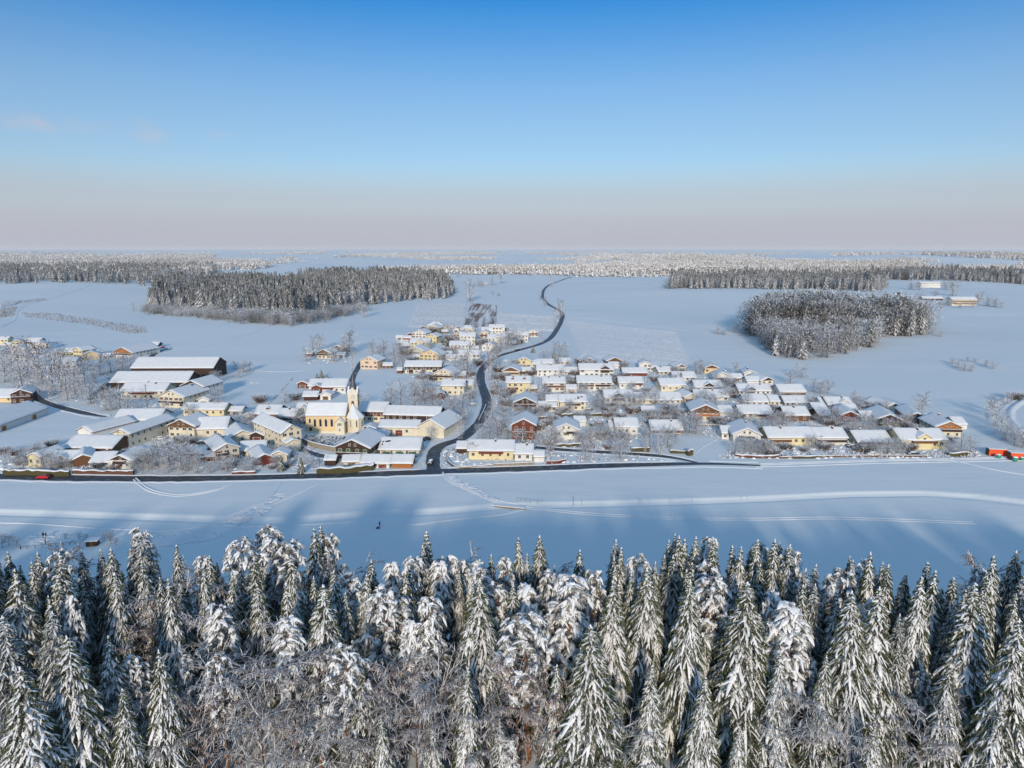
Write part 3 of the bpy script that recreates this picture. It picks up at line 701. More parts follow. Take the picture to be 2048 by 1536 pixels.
# ---------------------------------------------------------------- foreground wood
def ordn(n):
    return '%d%s' % (n, 'th' if 10 <= n % 100 <= 20 else {1: 'st', 2: 'nd', 3: 'rd'}.get(n % 10, 'th'))
# (tip x, tip y, kind, height, width factor)
FG = [
 (240, 1380, 'S', 20, .9), (100, 1400, 'S', 18, 1.0), (720, 1330, 'S', 20, .9), (765, 1430, 'S', 14, .9), (1110, 1330, 'S', 20, .9), (1300, 1330, 'S', 20, 1.0), (1405, 1352, 'S', 18, 1.0), (1560, 1300, 'S', 20, 1.0), (1650, 1310, 'S', 19, .9), (1800, 1290, 'S', 19, .9), (1905, 1330, 'S', 19, 1.0), (1750, 1450, 'S', 12, 1.1), (1480, 1455, 'S', 12, 1.1), (2000, 1400, 'S', 16, 1.0), (1210, 1440, 'S', 12, 1.1), (1000, 1440, 'S', 12, 1.0),
 (632, 1405, 'P', 13, 1.5), (1020, 1480, 'P', 9, 1.0), (438, 1310, 'P', 20, .8), (830, 1240, 'P', 22, .9),
 (15, 1102, 'S', 24, .9), (72, 1103, 'S', 25, .9), (113, 1113, 'S', 27, 1.25), (159, 1101, 'K', 24, .8), (203, 1098, 'K', 24, .8), (222, 1099, 'S', 27, 1.1), (273, 1066, 'K', 28, 1.25),
 (349, 1089, 'S', 26, .8), (398, 1110, 'P', 24, .8), (482, 1078, 'P', 27, 1.0), (547, 1068, 'P', 27, 1.1), (584, 1083, 'P', 26, 1.0), (629, 1056, 'S', 28, .85), (31, 1136, 'S', 27, 1.2), (290, 1120, 'S', 25, .9),
 (232, 1146, 'S', 25, .9), (250, 1166, 'S', 22, .7), (318, 1156, 'S', 24, .7), (460, 1146, 'S', 25, .75), (506, 1118, 'S', 27, 1.0), (520, 1166, 'S', 25, 1.0), (581, 1112, 'S', 28, 1.0), (636, 1168, 'S', 28, 1.2), (664, 1140, 'S', 27, .9),
 (140, 1266, 'S', 28, 1.25), (318, 1301, 'S', 24, .95), (44, 1330, 'S', 27, 1.3), (212, 1276, 'S', 24, .9), (431, 1211, 'P', 24, .9), (574, 1242, 'P', 24, 1.0), (684, 1292, 'P', 23, .9), (2, 1230, 'K', 26, 1.2), (95, 1225, 'K', 25, 1.1),
 (745, 1120, 'S', 26, .9), (789, 1122, 'P', 25, .8), (817, 1116, 'P', 26, 1.0), (851, 1061, 'S', 28, .95), (882, 1115, 'P', 24, .7), (902, 1112, 'P', 24, .8), (922, 1122, 'P', 23, .8), (950, 1121, 'P', 24, .9), (979, 1110, 'S', 26, .8),
 (1013, 1112, 'P', 25, .8), (1042, 1077, 'S', 28, .75), (1054, 1106, 'S', 26, .7), (1083, 1073, 'S', 28, .95), (1107, 1131, 'S', 25, .7), (1158, 1101, 'S', 27, .85), (1239, 1095, 'S', 27, .8), (1227, 1116, 'S', 26, .8), (1278, 1111, 'P', 25, .9), (1295, 1138, 'S', 28, 1.15),
 (1329, 1112, 'K', 25, .7), (1358, 1074, 'S', 29, .9), (1367, 1076, 'S', 28, .8), (1396, 1074, 'S', 28, .85), (1433, 1083, 'S', 28, .85), (1480, 1093, 'S', 27, .9), (1512, 1079, 'S', 28, .85), (1548, 1079, 'S', 28, .85), (1582, 1090, 'S', 27, .85),
 (950, 1158, 'S', 29, 1.2), (854, 1190, 'P', 26, .9), (989, 1168, 'P', 24, .8), (1063, 1170, 'P', 25, 1.0), (1134, 1145, 'P', 28, 1.2), (1059, 1231, 'P', 25, 1.15), (1190, 1248, 'S', 27, 1.3), (1230, 1160, 'S', 27, 1.0), (1374, 1158, 'S', 29, 1.0),
 (933, 1337, 'S', 20, .8), (864, 1450, 'S', 12, 1.0), (760, 1180, 'P', 25, 1.1), (700, 1150, 'P', 24, .9), (730, 1150, 'S', 26, 1.0),
 (1611, 1170, 'S', 26, .8), (1502, 1162, 'S', 29, 1.3), (1430, 1156, 'P', 26, 1.1), (1574, 1207, 'P', 25, 1.2), (1700, 1110, 'S', 26, .7), (1712, 1122, 'S', 26, .8), (1746, 1104, 'S', 28, .85), (1777, 1127, 'S', 27, .8),
 (1674, 1180, 'S', 25, .8), (1714, 1183, 'S', 28, 1.15), (1761, 1177, 'S', 28, 1.15), (1840, 1152, 'S', 28, 1.0), (1869, 1142, 'S', 27, .85), (1992, 1113, 'S', 28, 1.0), (1943, 1166, 'S', 29, 1.15), (2031, 1238, 'S', 28, 1.15),
 (1968, 1180, 'S', 26, .9), (2045, 1146, 'K', 26, 1.0), (1686, 1139, 'P', 25, .9), (1660, 1165, 'K', 22, .8), (1905, 1200, 'K', 24, .9), (1800, 1230, 'K', 22, .8),
]
spots = []; FGREF = []; FUSED = {}
def fglabel(word, x, y, px):
    if not (0 < px < 2048): return None
    rx, ry, rl = min(FGREF, key=lambda q: (q[0] - x) ** 2 + (q[1] - y) ** 2); dx, dy = x - rx, y - ry
    rel = ('right of' if dx > 0 else 'left of') if abs(dx) > abs(dy) else ('behind' if dy > 0 else 'before')
    for o_ in ('', 'next ', 'third ', 'fourth ', 'fifth '):
        t_ = '%s%s %s the %s' % (o_, word, rel, rl)
        if t_ not in FUSED: FUSED[t_] = 1; return t_
    return None
cnt = {'S': 0, 'P': 0, 'K': 0}
ki = {'S': 8, 'P': 5, 'K': 3}
NAMES = {'S': 'spruce', 'P': 'pine', 'K': 'spruce'}
edge = sorted([f for f in FG if f[1] < 1135]); inner = sorted([f for f in FG if f[1] >= 1135])
def desc(row, i, total, k, f):
    base = {'S': 'snow-laden spruce', 'P': 'pine bowed under snow clumps', 'K': 'dark green spruce with little snow'}[k]
    nb = 'slim ' if f[4] < .8 else ('broad ' if f[4] > 1.1 else '')
    return '%s%s, %s treetop from the left, %s' % (nb, base, ordn(i + 1), row)
for row, lst in (('back row', edge), ('middle rows', inner)):
    for i, f in enumerate(lst):
        x, y = plane(f[0], f[1], f[3]); k = f[2]
        spots.append((x, y, 3.2 * f[4])); FGREF.append((x, y, '%s treetop from the left in the %s' % (ordn(i + 1), row)))
        plant(k + str(cnt[k] % ki[k]), (x, y), f[3], f[4] * (1.14 if row[0] == 'm' else 1.05), NAMES[k], desc(row, i, len(lst), k, f), 'tree', 'conifers of the foreground wood'); cnt[k] += 1
# bare trees between the conifers (tip x, tip y, variant, height, width)
FD = [(352, 1195, 0, 19, 1.0), (300, 1215, 3, 18, .9), (395, 1170, 2, 19, .9), (430, 1240, 0, 19, 1.0), (560, 1310, 1, 19, 1.25), (470, 1335, 4, 17, 1.1), (640, 1330, 2, 17, 1.0), (520, 1420, 1, 15, 1.0), (400, 1400, 3, 15, .9), (250, 1420, 0, 14, 1.0),
      (620, 1460, 4, 12, 1.1), (720, 1380, 0, 16, .9), (800, 1330, 3, 18, 1.0), (880, 1340, 1, 17, 1.0), (830, 1400, 4, 14, 1.0), (970, 1360, 2, 16, .9), (1040, 1330, 3, 19, .9), (1090, 1380, 3, 16, .8), (1150, 1400, 0, 14, .9), (1250, 1400, 2, 14, 1.1), (1300, 1420, 2, 13, 1.1),
      (1570, 1340, 2, 17, 1.1), (1640, 1400, 0, 14, 1.0), (1700, 1430, 4, 13, 1.0), (1830, 1390, 0, 16, 1.2), (1880, 1440, 2, 12, 1.0), (1500, 1430, 0, 13, .9), (1420, 1400, 1, 14, .9), (690, 1150, 0, 19, .8), (605, 1165, 2, 18, .8), (460, 1180, 0, 19, .9), (130, 1120, 0, 19, .8),
      (905, 1140, 0, 19, .9), (880, 1160, 2, 19, .9), (1180, 1180, 0, 17, .9), (1970, 1140, 0, 20, .8), (1830, 1250, 0, 16, .9), (60, 1450, 1, 12, 1.1), (170, 1470, 4, 11, 1.0), (340, 1470, 1, 11, 1.0), (740, 1460, 2, 11, 1.0), (1980, 1470, 4, 10, 1.0), (1110, 1160, 2, 18, .8), (1330, 1250, 0, 16, .8)]
FD = [f for f in FD if not (f[0] > 900 and f[1] > 1300 and f[2] != 3)] + [(1240, 1440, 2, 12, 1.2), (1590, 1400, 2, 13, 1.2), (1850, 1420, 0, 12, 1.3), (1700, 1460, 4, 10, 1.2), (960, 1420, 1, 13, 1.0)]
for i, f in enumerate(sorted(FD)):
    x, y = plane(f[0], f[1], f[3]); spots.append((x, y, 3.5))
    col_ = ['grey-brown', 'arching', 'frosted grey', 'russet-brown', 'wide arching'][f[2]]
    plant('D%d' % f[2], (x, y), f[3], f[4], 'bare_tree', '%s leafless tree, %s bare crown from the left in the foreground wood' % (col_, ordn(i + 1)), 'tree', 'leafless trees of the foreground wood')
# fill the wood between the hand placed trees
r2 = random.Random(21)
def free(x, y, d, lst): return all((x - a) ** 2 + (y - b_) ** 2 > (d * .5 + c_ * .5) ** 2 for a, b_, c_ in lst)
edge_px = [(f[0], f[1]) for f in edge]
ex = np.array([plane(a, b_, 26)[0] for a, b_ in edge_px]); ey = np.array([plane(a, b_, 26)[1] for a, b_ in edge_px]); o_ = np.argsort(ex); ex, ey = ex[o_], ey[o_]
nS = nB = 0; tries = 0
while (nS < 215 or nB < 60) and tries < 40000:
    tries += 1
    x = r2.uniform(-150, 140); y = r2.uniform(98, 136)
    if y > np.interp(x, ex, ey) + (3 if abs(x) < 100 else 0): continue
    px, py = proj((x, y, 10)); inn = -40 < px < 2090
    pyb = proj((x, y, 0))[1]
    if pyb > 1500 and -60 < px < 2100 and px > 640: continue
    if not free(x, y, 2.3 if y > 110 else 3.3, spots): continue
    if (r2.random() < (.4 if px < 900 else .15) and nB < 60):
        H = r2.uniform(5, 9); tipy = proj((x, y, H))[1]
        nB += 1; spots.append((x, y, 3.3))
        plant('D%d' % r2.choice((0, 1, 2, 3, 4)), (x, y), H, r2.uniform(.7, 1), 'bare_tree', fglabel('low bare tree', x, y, px) or 'leafless undergrowth tree half hidden between the foreground conifers', 'tree', 'undergrowth trees of the foreground wood')
    elif nS < 215:
        H = (r2.uniform(13, 19) if y < 108 else r2.uniform(22, 27)) if inn else r2.uniform(22, 28)
        nS += 1; spots.append((x, y, 2.6))
        k = r2.choice('SSSKP'); plant(k + str(r2.randrange(ki[k])), (x, y), H, r2.uniform(.75, 1.05), NAMES[k], fglabel('lower snowy ' + NAMES[k], x, y, px) or 'lower snowy conifer half hidden between the taller foreground trees', 'tree', 'lower conifers inside the foreground wood')
# undergrowth
mb = MB(); r3 = random.Random(5)
for i in range(2600):
    x = r3.uniform(-105, 105); y = r3.uniform(84, 134)
    if proj((x, y, 0))[1] > 1500 and x > -30 and r3.random() < .8: continue
    z = float(hz(x, y)); h = r3.uniform(.8, 3.2)
    for q in range(7):
        a = r3.random() * 6.28; l = h * r3.uniform(.4, 1); m_ = (x + .4 * l * cos(a), y + .4 * l * sin(a), z + l * .8); t_ = (x + l * .8 * cos(a), y + l * .8 * sin(a), z + l * r3.uniform(.6, 1.1))
        mb.tube([(x, y, z), m_, t_], [.06, .05, .03], 3, 0, cap=False)
o = link('undergrowth', mb.mesh('undergrowth', [M['twigbrown']])); o['kind'] = 'stuff'; o['label'] = 'brown frosted brushwood on the floor of the foreground wood'

# ---------------------------------------------------------------- baked woods
def bake(name, pts, kinds, heights, wsc, tem, mats, label, seed=1):
    rs = np.random.RandomState(seed); VV = []; FF = []; MM = []; n0 = 0
    for k in sorted(set(kinds)):
        sel = np.where(kinds == k)[0]; H0, V, F, mi = tem[k]
        P = pts[sel]; s_ = heights[sel] / H0; a = rs.rand(len(sel)) * 2 * pi; c, q = np.cos(a), np.sin(a); w_ = wsc[sel] * s_
        x = (V[None, :, 0] * c[:, None] - V[None, :, 1] * q[:, None]) * w_[:, None] + P[:, 0:1]
        y = (V[None, :, 0] * q[:, None] + V[None, :, 1] * c[:, None]) * w_[:, None] + P[:, 1:2]
        z = V[None, :, 2] * s_[:, None] + P[:, 2:3]
        VV.append(np.stack([x, y, z], -1).reshape(-1, 3)); FF.append((F[None] + (np.arange(len(sel)) * len(V))[:, None, None]).reshape(-1, 3) + n0); MM.append(np.tile(mi, len(sel)))
        n0 += len(sel) * len(V)
    me = mesh_np(name, np.concatenate(VV), np.concatenate(FF), np.concatenate(MM), mats)
    o = link(name, me); o['kind'] = 'stuff'; o['label'] = label; return o
def tem_of(H, pair):
    tr, cr = pair; V, F, m_ = cr.tris(); V2, F2, _ = tr.tris()
    return H, np.concatenate([V, V2]), np.concatenate([F, F2 + len(V)]), np.concatenate([m_, np.full(len(F2), 2)])
TM = {k: tem_of(H, p) for k, (H, p) in MID.items()}
def lowcon(seed, H=24, R_=3.6):
    r = random.Random(seed); cr = MB(); z = H
    for L in range(6):
        f = (L + 1) / 6; rr = R_ * f ** .8
        for k in range(5):
            a = r.random() * 6.28; zz = H * (1 - f * .82) ; d = rr * r.uniform(.8, 1.3)
            cr.face([(0, 0, zz + H * .22), (d * cos(a - .45), d * sin(a - .45), zz - r.uniform(0, 1.5)), (d * cos(a + .45), d * sin(a + .45), zz - r.uniform(0, 1.5))], 1 if r.random() < [.25, .5, .6, .4][seed % 4] else 0)
    return tem_of(H, ((lambda m: (m.tube([(0, 0, 0), (0, 0, H * .4)], [.3, .2], 3, cap=False), m)[1])(MB()), cr))
def lowdec(seed, H=18, W=12):
    r = random.Random(seed); cr = MB()
    for i in range(30):
        t = r.uniform(.12, 1); R_ = W * .5 * sin(pi * min(1, (1 - t) * .7 + .25)) * sqrt(r.random()); a = r.random() * 6.28; x, y, z = R_ * cos(a), R_ * sin(a), H * t; s_ = r.uniform(1, 2.3); u = r.random() * 6.28
        cr.face([(x + s_ * cos(u), y + s_ * sin(u), z - r.uniform(0, 1.5)), (x - s_ * cos(u), y - s_ * sin(u), z), (x + r.uniform(-1, 1), y + r.uniform(-1, 1), z + s_ * 1.2)], 1 if r.random() < [.3, .5, .6][seed % 3] else 0)
    return tem_of(H, ((lambda m: (m.tube([(0, 0, 0), (0, 0, H * .4)], [.3, .2], 3, cap=False), m)[1])(MB()), cr))
TL = {'c%d' % i: lowcon(700 + i) for i in range(4)}; TL.update({'b%d' % i: lowdec(720 + i) for i in range(3)})
FM = [M['farleaf'], M['treesnow'], M['bark']]
def wood(name, poly, n, label, seed, pcon=.7, mid=True, hs=(22, 30), edgebare=None, skip=None):
    rs = np.random.RandomState(seed); C4 = G([p[0] for p in poly], [p[1] for p in poly])[:, :2]
    P = in_poly(C4, n, rs); z = hz(P[:, 0], P[:, 1]); pts = np.stack([P[:, 0], P[:, 1], z - .2], 1)
    con = rs.rand(n) < pcon; ns, nb, te = (4, 4, TM) if mid else (4, 3, TL)
    fr = np.clip(vnoise(P[:, 0] / 60, P[:, 1] / 60, seed + 3) * 1.3 - .15 + .5 * (rs.rand(n) - .5), 0, .999); tb = [0, 3, 1, 2]   # how frosted each part of the wood is
    kinds = np.array([(('s' if mid else 'c') + str(tb[int(v * 4)] if mid else rs.randint(ns))) if c else (('d' if mid else 'b') + str(tb[int(v * 4)] if mid else rs.randint(nb))) for c, v in zip(con, fr)])
    P = P + rs.randn(n, 2) * 5; z = hz(P[:, 0], P[:, 1]); pts = np.stack([P[:, 0], P[:, 1], z - .2], 1)
    hn = .66 + .68 * vnoise(P[:, 0] / 45, P[:, 1] / 45, seed)
    hh = hn * np.where(con, hs[0] + rs.rand(n) * (hs[1] - hs[0]), (hs[0] + rs.rand(n) * (hs[1] - hs[0])) * .72)
    return bake(name, pts, kinds, hh, .8 + rs.rand(n) * .5, te, FM, label, seed)
wood('wood', [(305, 618), (480, 636), (585, 643), (650, 632), (700, 616), (760, 606), (840, 600), (893, 598), (895, 584), (700, 578), (560, 575), (440, 566), (330, 566), (308, 590)], 3000, 'dense snowy conifer wood beyond the left fields', 31, .85)
wood('wood', [(285, 624), (480, 646), (586, 653), (650, 641), (735, 622), (722, 614), (650, 628), (580, 640), (470, 634), (300, 613)], 650, 'frosted leafless fringe along the near edge of the left wood', 32, .0, True, (10, 18))
wood('wood', [(-60, 572), (180, 566), (300, 572), (330, 562), (430, 548), (430, 536), (200, 532), (-60, 534)], 3400, 'large snowy wood at the far left', 33, .8)
wood('wood', [(1335, 578), (1480, 577), (1620, 580), (1745, 584), (1770, 574), (1700, 564), (1500, 560), (1345, 562)], 1500, 'snowy wood in a long band behind the wide field on the right', 34, .6)
wood('wood', [(560, 572), (700, 576), (880, 580), (905, 596), (890, 562), (700, 556), (620, 556)], 1300, 'back part of the left wood', 35, .8)
wood('wood', [(1740, 560), (1900, 562), (2100, 572), (2100, 556), (1900, 550), (1740, 552)], 900, 'snowy wood behind the farms at the right', 36, .6)
# grove right of the village: the nearest trees one by one, the rest as one mass
GROVE = [(1490, 662), (1520, 690), (1560, 722), (1640, 716), (1700, 712), (1748, 702), (1752, 678), (1800, 674), (1848, 672), (1850, 640), (1800, 625), (1700, 622), (1560, 628), (1520, 645)]
C4 = G([p[0] for p in GROVE], [p[1] for p in GROVE])[:, :2]; rs = np.random.RandomState(44); P = in_poly(C4, 620, rs)
order = np.argsort(P[:, 1]); near = P[order[:110]]; farp = P[order[110:]]
for i, (x, y) in enumerate(near):
    px, _ = proj((x, y, 5))
    if rs.rand() < .36: plant('ms%d' % rs.randint(4), (x, y), rs.uniform(15, 24), rs.uniform(1.0, 1.7), 'spruce', 'snow-dusted spruce on the near side of the dark grove right of the village', 'tree', 'spruces on the near edge of the grove')
    else: plant('md%d' % rs.randint(4), (x, y), rs.uniform(13, 23), rs.uniform(.9, 1.3), 'bare_tree', 'frosted leafless tree on the near side of the dark grove right of the village', 'tree', 'leafless trees on the near edge of the grove')
n = len(farp); con = rs.rand(n) < .32
cgx, cgy = C4[:, 0].mean(), C4[:, 1].mean(); xr = (farp[:, 0] - C4[:, 0].min()) / np.ptp(C4[:, 0])
fr = np.clip(xr * .9 + .6 * (rs.rand(n) - .5) + .1, 0, .999); tb = [0, 3, 1, 2]
kinds = np.array([('s' if c else 'd') + str(tb[int(v * 4)]) for c, v in zip(con, fr)])
dome = 1.12 - .45 * np.clip(np.hypot((farp[:, 0] - cgx) / (np.ptp(C4[:, 0]) * .5), (farp[:, 1] - cgy) / (np.ptp(C4[:, 1]) * .62)), 0, 1.1) ** 2.2 + .3 * (vnoise(farp[:, 0] / 22, farp[:, 1] / 22, 8) - .5)
bake('wood', np.stack([farp[:, 0], farp[:, 1], hz(farp[:, 0], farp[:, 1])], 1), kinds, dome * np.where(con, 22 + rs.rand(n) * 12, 21 + rs.rand(n) * 12), 1.0 + rs.rand(n) * .6, TM, FM, 'dense grove of snowy trees on the field right of the village', 45)

# far hills: patchwork of woods out to the horizon
def farwoods():
    rs = np.random.RandomState(77); n = 60000
    px = rs.rand(n) * 2260 - 110; py = 504.5 + 58 * rs.rand(n) ** 1.15
    g = G(px, py); x, y = g[:, 0], g[:, 1]
    nn = .75 * vnoise(x / 620 + 31, y / 1250, 21) + .25 * vnoise(x / 200, y / 420, 22)
    thr = np.where(y < 5000, .55, .50)
    keep = (nn > thr) & (y > 1950) & (y < 30000)
    keep &= rs.rand(n) < np.clip(.25 + .75 * (565 - py) / 50, .3, 1)
    lefty = (px < 430) & (y > 2300) & (y < 6500); keep |= lefty & (rs.rand(n) < .8)
    rightband = (px > 1150) & (py > 532) & (py < 552); keep |= rightband & (nn > .47)
    mid = (px > 560) & (px < 1320) & (py > 541) & (py < 549); keep |= mid & (nn > .45)
    # open snow fields
    for q in ([(425, 541), (760, 541), (700, 553), (430, 556)], [(760, 527), (1130, 521), (1150, 534), (780, 536)], [(430, 512), (560, 512), (560, 522), (430, 522)], [(1540, 516), (1760, 517), (1760, 524), (1560, 526)], [(1850, 527), (2030, 526), (2000, 540), (1870, 540)]):
        lo = np.array(q).min(0); hi = np.array(q).max(0); keep &= ~((px > lo[0]) & (px < hi[0]) & (py > lo[1]) & (py < hi[1]))
    g = g[keep]; px, py = px[keep], py[keep]
    lab = [('distant_wood', px < 700, 'hazy patchwork of distant woods on the left horizon'), ('distant_wood', (px >= 700) & (px < 1350), 'hazy sunlit woods on the far hills behind the road crest'), ('distant_wood', px >= 1350, 'hazy patchwork of distant woods on the right horizon')]
    for i, (nm, s_, lb) in enumerate(lab):
        q = g[s_]; m_ = len(q); con = rs.rand(m_) < .6; fs = 1 + np.clip((q[:, 1] - 2500) / 6000, 0, 1.6)
        vv = vnoise(q[:, 0] / 500, q[:, 1] / 900, 91) + .25 * (rs.rand(m_) - .5)
        kinds = np.array([('c%d' % min(3, int(v * 4) if v > 0 else 0)) if c else ('b%d' % min(2, int(v * 3) if v > 0 else 0)) for c, v in zip(con, vv)])
        bake(nm, q - np.array([0, 0, 1.0]), kinds, np.where(con, 24, 18) * (.8 + .4 * rs.rand(m_)), (.9 + .6 * rs.rand(m_)) * fs, TL, [M['frostcon'], M['treesnow'], M['bark']], lb, 78 + i)
farwoods()
# ---------------------------------------------------------------- houses
def win_mesh(shut=None, arch=False):
    mb = MB()
    mb.box(-.5, .5, -.05, .02, -.5, .5, 0); mb.box(-.40, -.03, -.062, -.04, -.42, .42, 1); mb.box(.03, .40, -.062, -.04, -.42, .42, 1)
    if shut:
        mb.box(-.86, -.52, -.07, .01, -.5, .5, 2); mb.box(.52, .86, -.07, .01, -.5, .5, 2)
    mb.box(-.56, .56, -.14, .01, -.57, -.5, 0)
    return mb.mesh('window', [M['frame'], M['glass']] + ([M[shut]] if shut else []))
WIN = {'': win_mesh(), 's': win_mesh('shut'), 'v': win_mesh('shutg')}
def door_mesh(m_):
    mb = MB(); mb.box(-.5, .5, -.05, .02, 0, 1, 0); mb.box(-.42, .42, -.07, -.05, .03, .95, 1); mb.box(-.5, .5, -.09, .0, .95, 1.0, 0); return mb.mesh('door', [M['frame'], M[m_]])
DOOR = {k: door_mesh(k) for k in ('b', 'd', 'r', 't', 'e', 'shutg')}
def chimney_mesh():
    mb = MB(); mb.box(-.35, .35, -.35, .35, -1.2, .9, 0); mb.box(-.45, .45, -.45, .45, .9, 1.0, 0); mb.box(-.40, .40, -.40, .40, 1.0, 1.22, 1); return mb.mesh('chimney', [M['eave'], M['snow']])
CHIM = chimney_mesh()
def roof_meshes(L, B, H, p, oe, ov, hip=0., seed=0, th=.38):
    """ridge along x; L length, B breadth. -> boards mesh, snow mesh"""
    r = random.Random(seed); e = B / 2 + oe; tp = tan(p); Lh = L / 2 + ov
    bd = MB(); t_ = .16
    for s in (-1, 1):
        z0 = H - oe * tp; z1 = H + B / 2 * tp; hx = hip * Lh
        a = [(-Lh, s * e, z0), (Lh, s * e, z0), (Lh - hx, 0, z1), (-Lh + hx, 0, z1)]
        bt = [(x, y, z + t_) for x, y, z in a]
        bd.face(a if s > 0 else a[::-1]); bd.face(bt[::-1] if s > 0 else bt)
        for i in ((0, 1), (1, 2), (3, 0)): bd.face([a[i[0]], a[i[1]], bt[i[1]], bt[i[0]]])
    if hip:
        for s in (-1, 1):
            a = [(s * Lh, -e, H - oe * tp), (s * Lh, e, H - oe * tp), (s * (Lh - hip * Lh), 0, H + B / 2 * tp)]; bd.face([(x, y, z + t_) for x, y, z in a])
    sn = MB(); nv = [-1, -.97, -.88, -.6, -.3, -.08, 0, .08, .3, .6, .88, .97, 1]; nu = max(8, int(L / 1.5)); us_ = [-1, -.985] + [-.985 + 1.97 * (i + 1) / nu for i in range(nu - 1)] + [.985, 1]
    base = len(sn.v)
    for iu, u in enumerate(us_):
        for iv, v in enumerate(nv):
            edge_ = abs(v) == 1 or abs(u) == 1
            x = u * (Lh - .02) * (1 - hip * (1 - abs(v))) if hip else u * (Lh - .02)
            y = v * (e - .02); z = H + (B / 2 - abs(y)) * tp + t_
            if hip: y = v * (e - .02)
            h_ = 0.01 if edge_ else th * (1 + r.uniform(-.13, .13)) * (.86 if abs(v) > .95 or abs(u) > .98 else 1)
            if v == 0: h_ = h_ - .02
            if abs(v) == 1 : y += r.uniform(-.05, .05)
            sn.v.append((x, y, z + h_))
    k = len(nv)
    for i in range(len(us_) - 1):
        for j in range(k - 1):
            a = base + i * k + j; sn.f.append((a, a + k, a + k + 1, a + 1)); sn.m.append(0)
    if hip:
        for s, iu in ((-1, 0), (1, len(us_) - 1)):
            for j in range(k - 1):
                a = base + iu * k + j; c_ = len(sn.v)
            pts = [sn.v[base + iu * k + j] for j in range(k)]
            e0, e1, ap = pts[0], pts[-1], pts[k // 2]
            sn.face([(e0[0], e0[1], e0[2] + th * .8), (e1[0], e1[1], e1[2] + th * .8), (ap[0], ap[1], ap[2] + th)], 0)
    return bd.mesh('roof', [M['eave']]), sn.mesh('roof_snow', [M['roofsnow']], True)

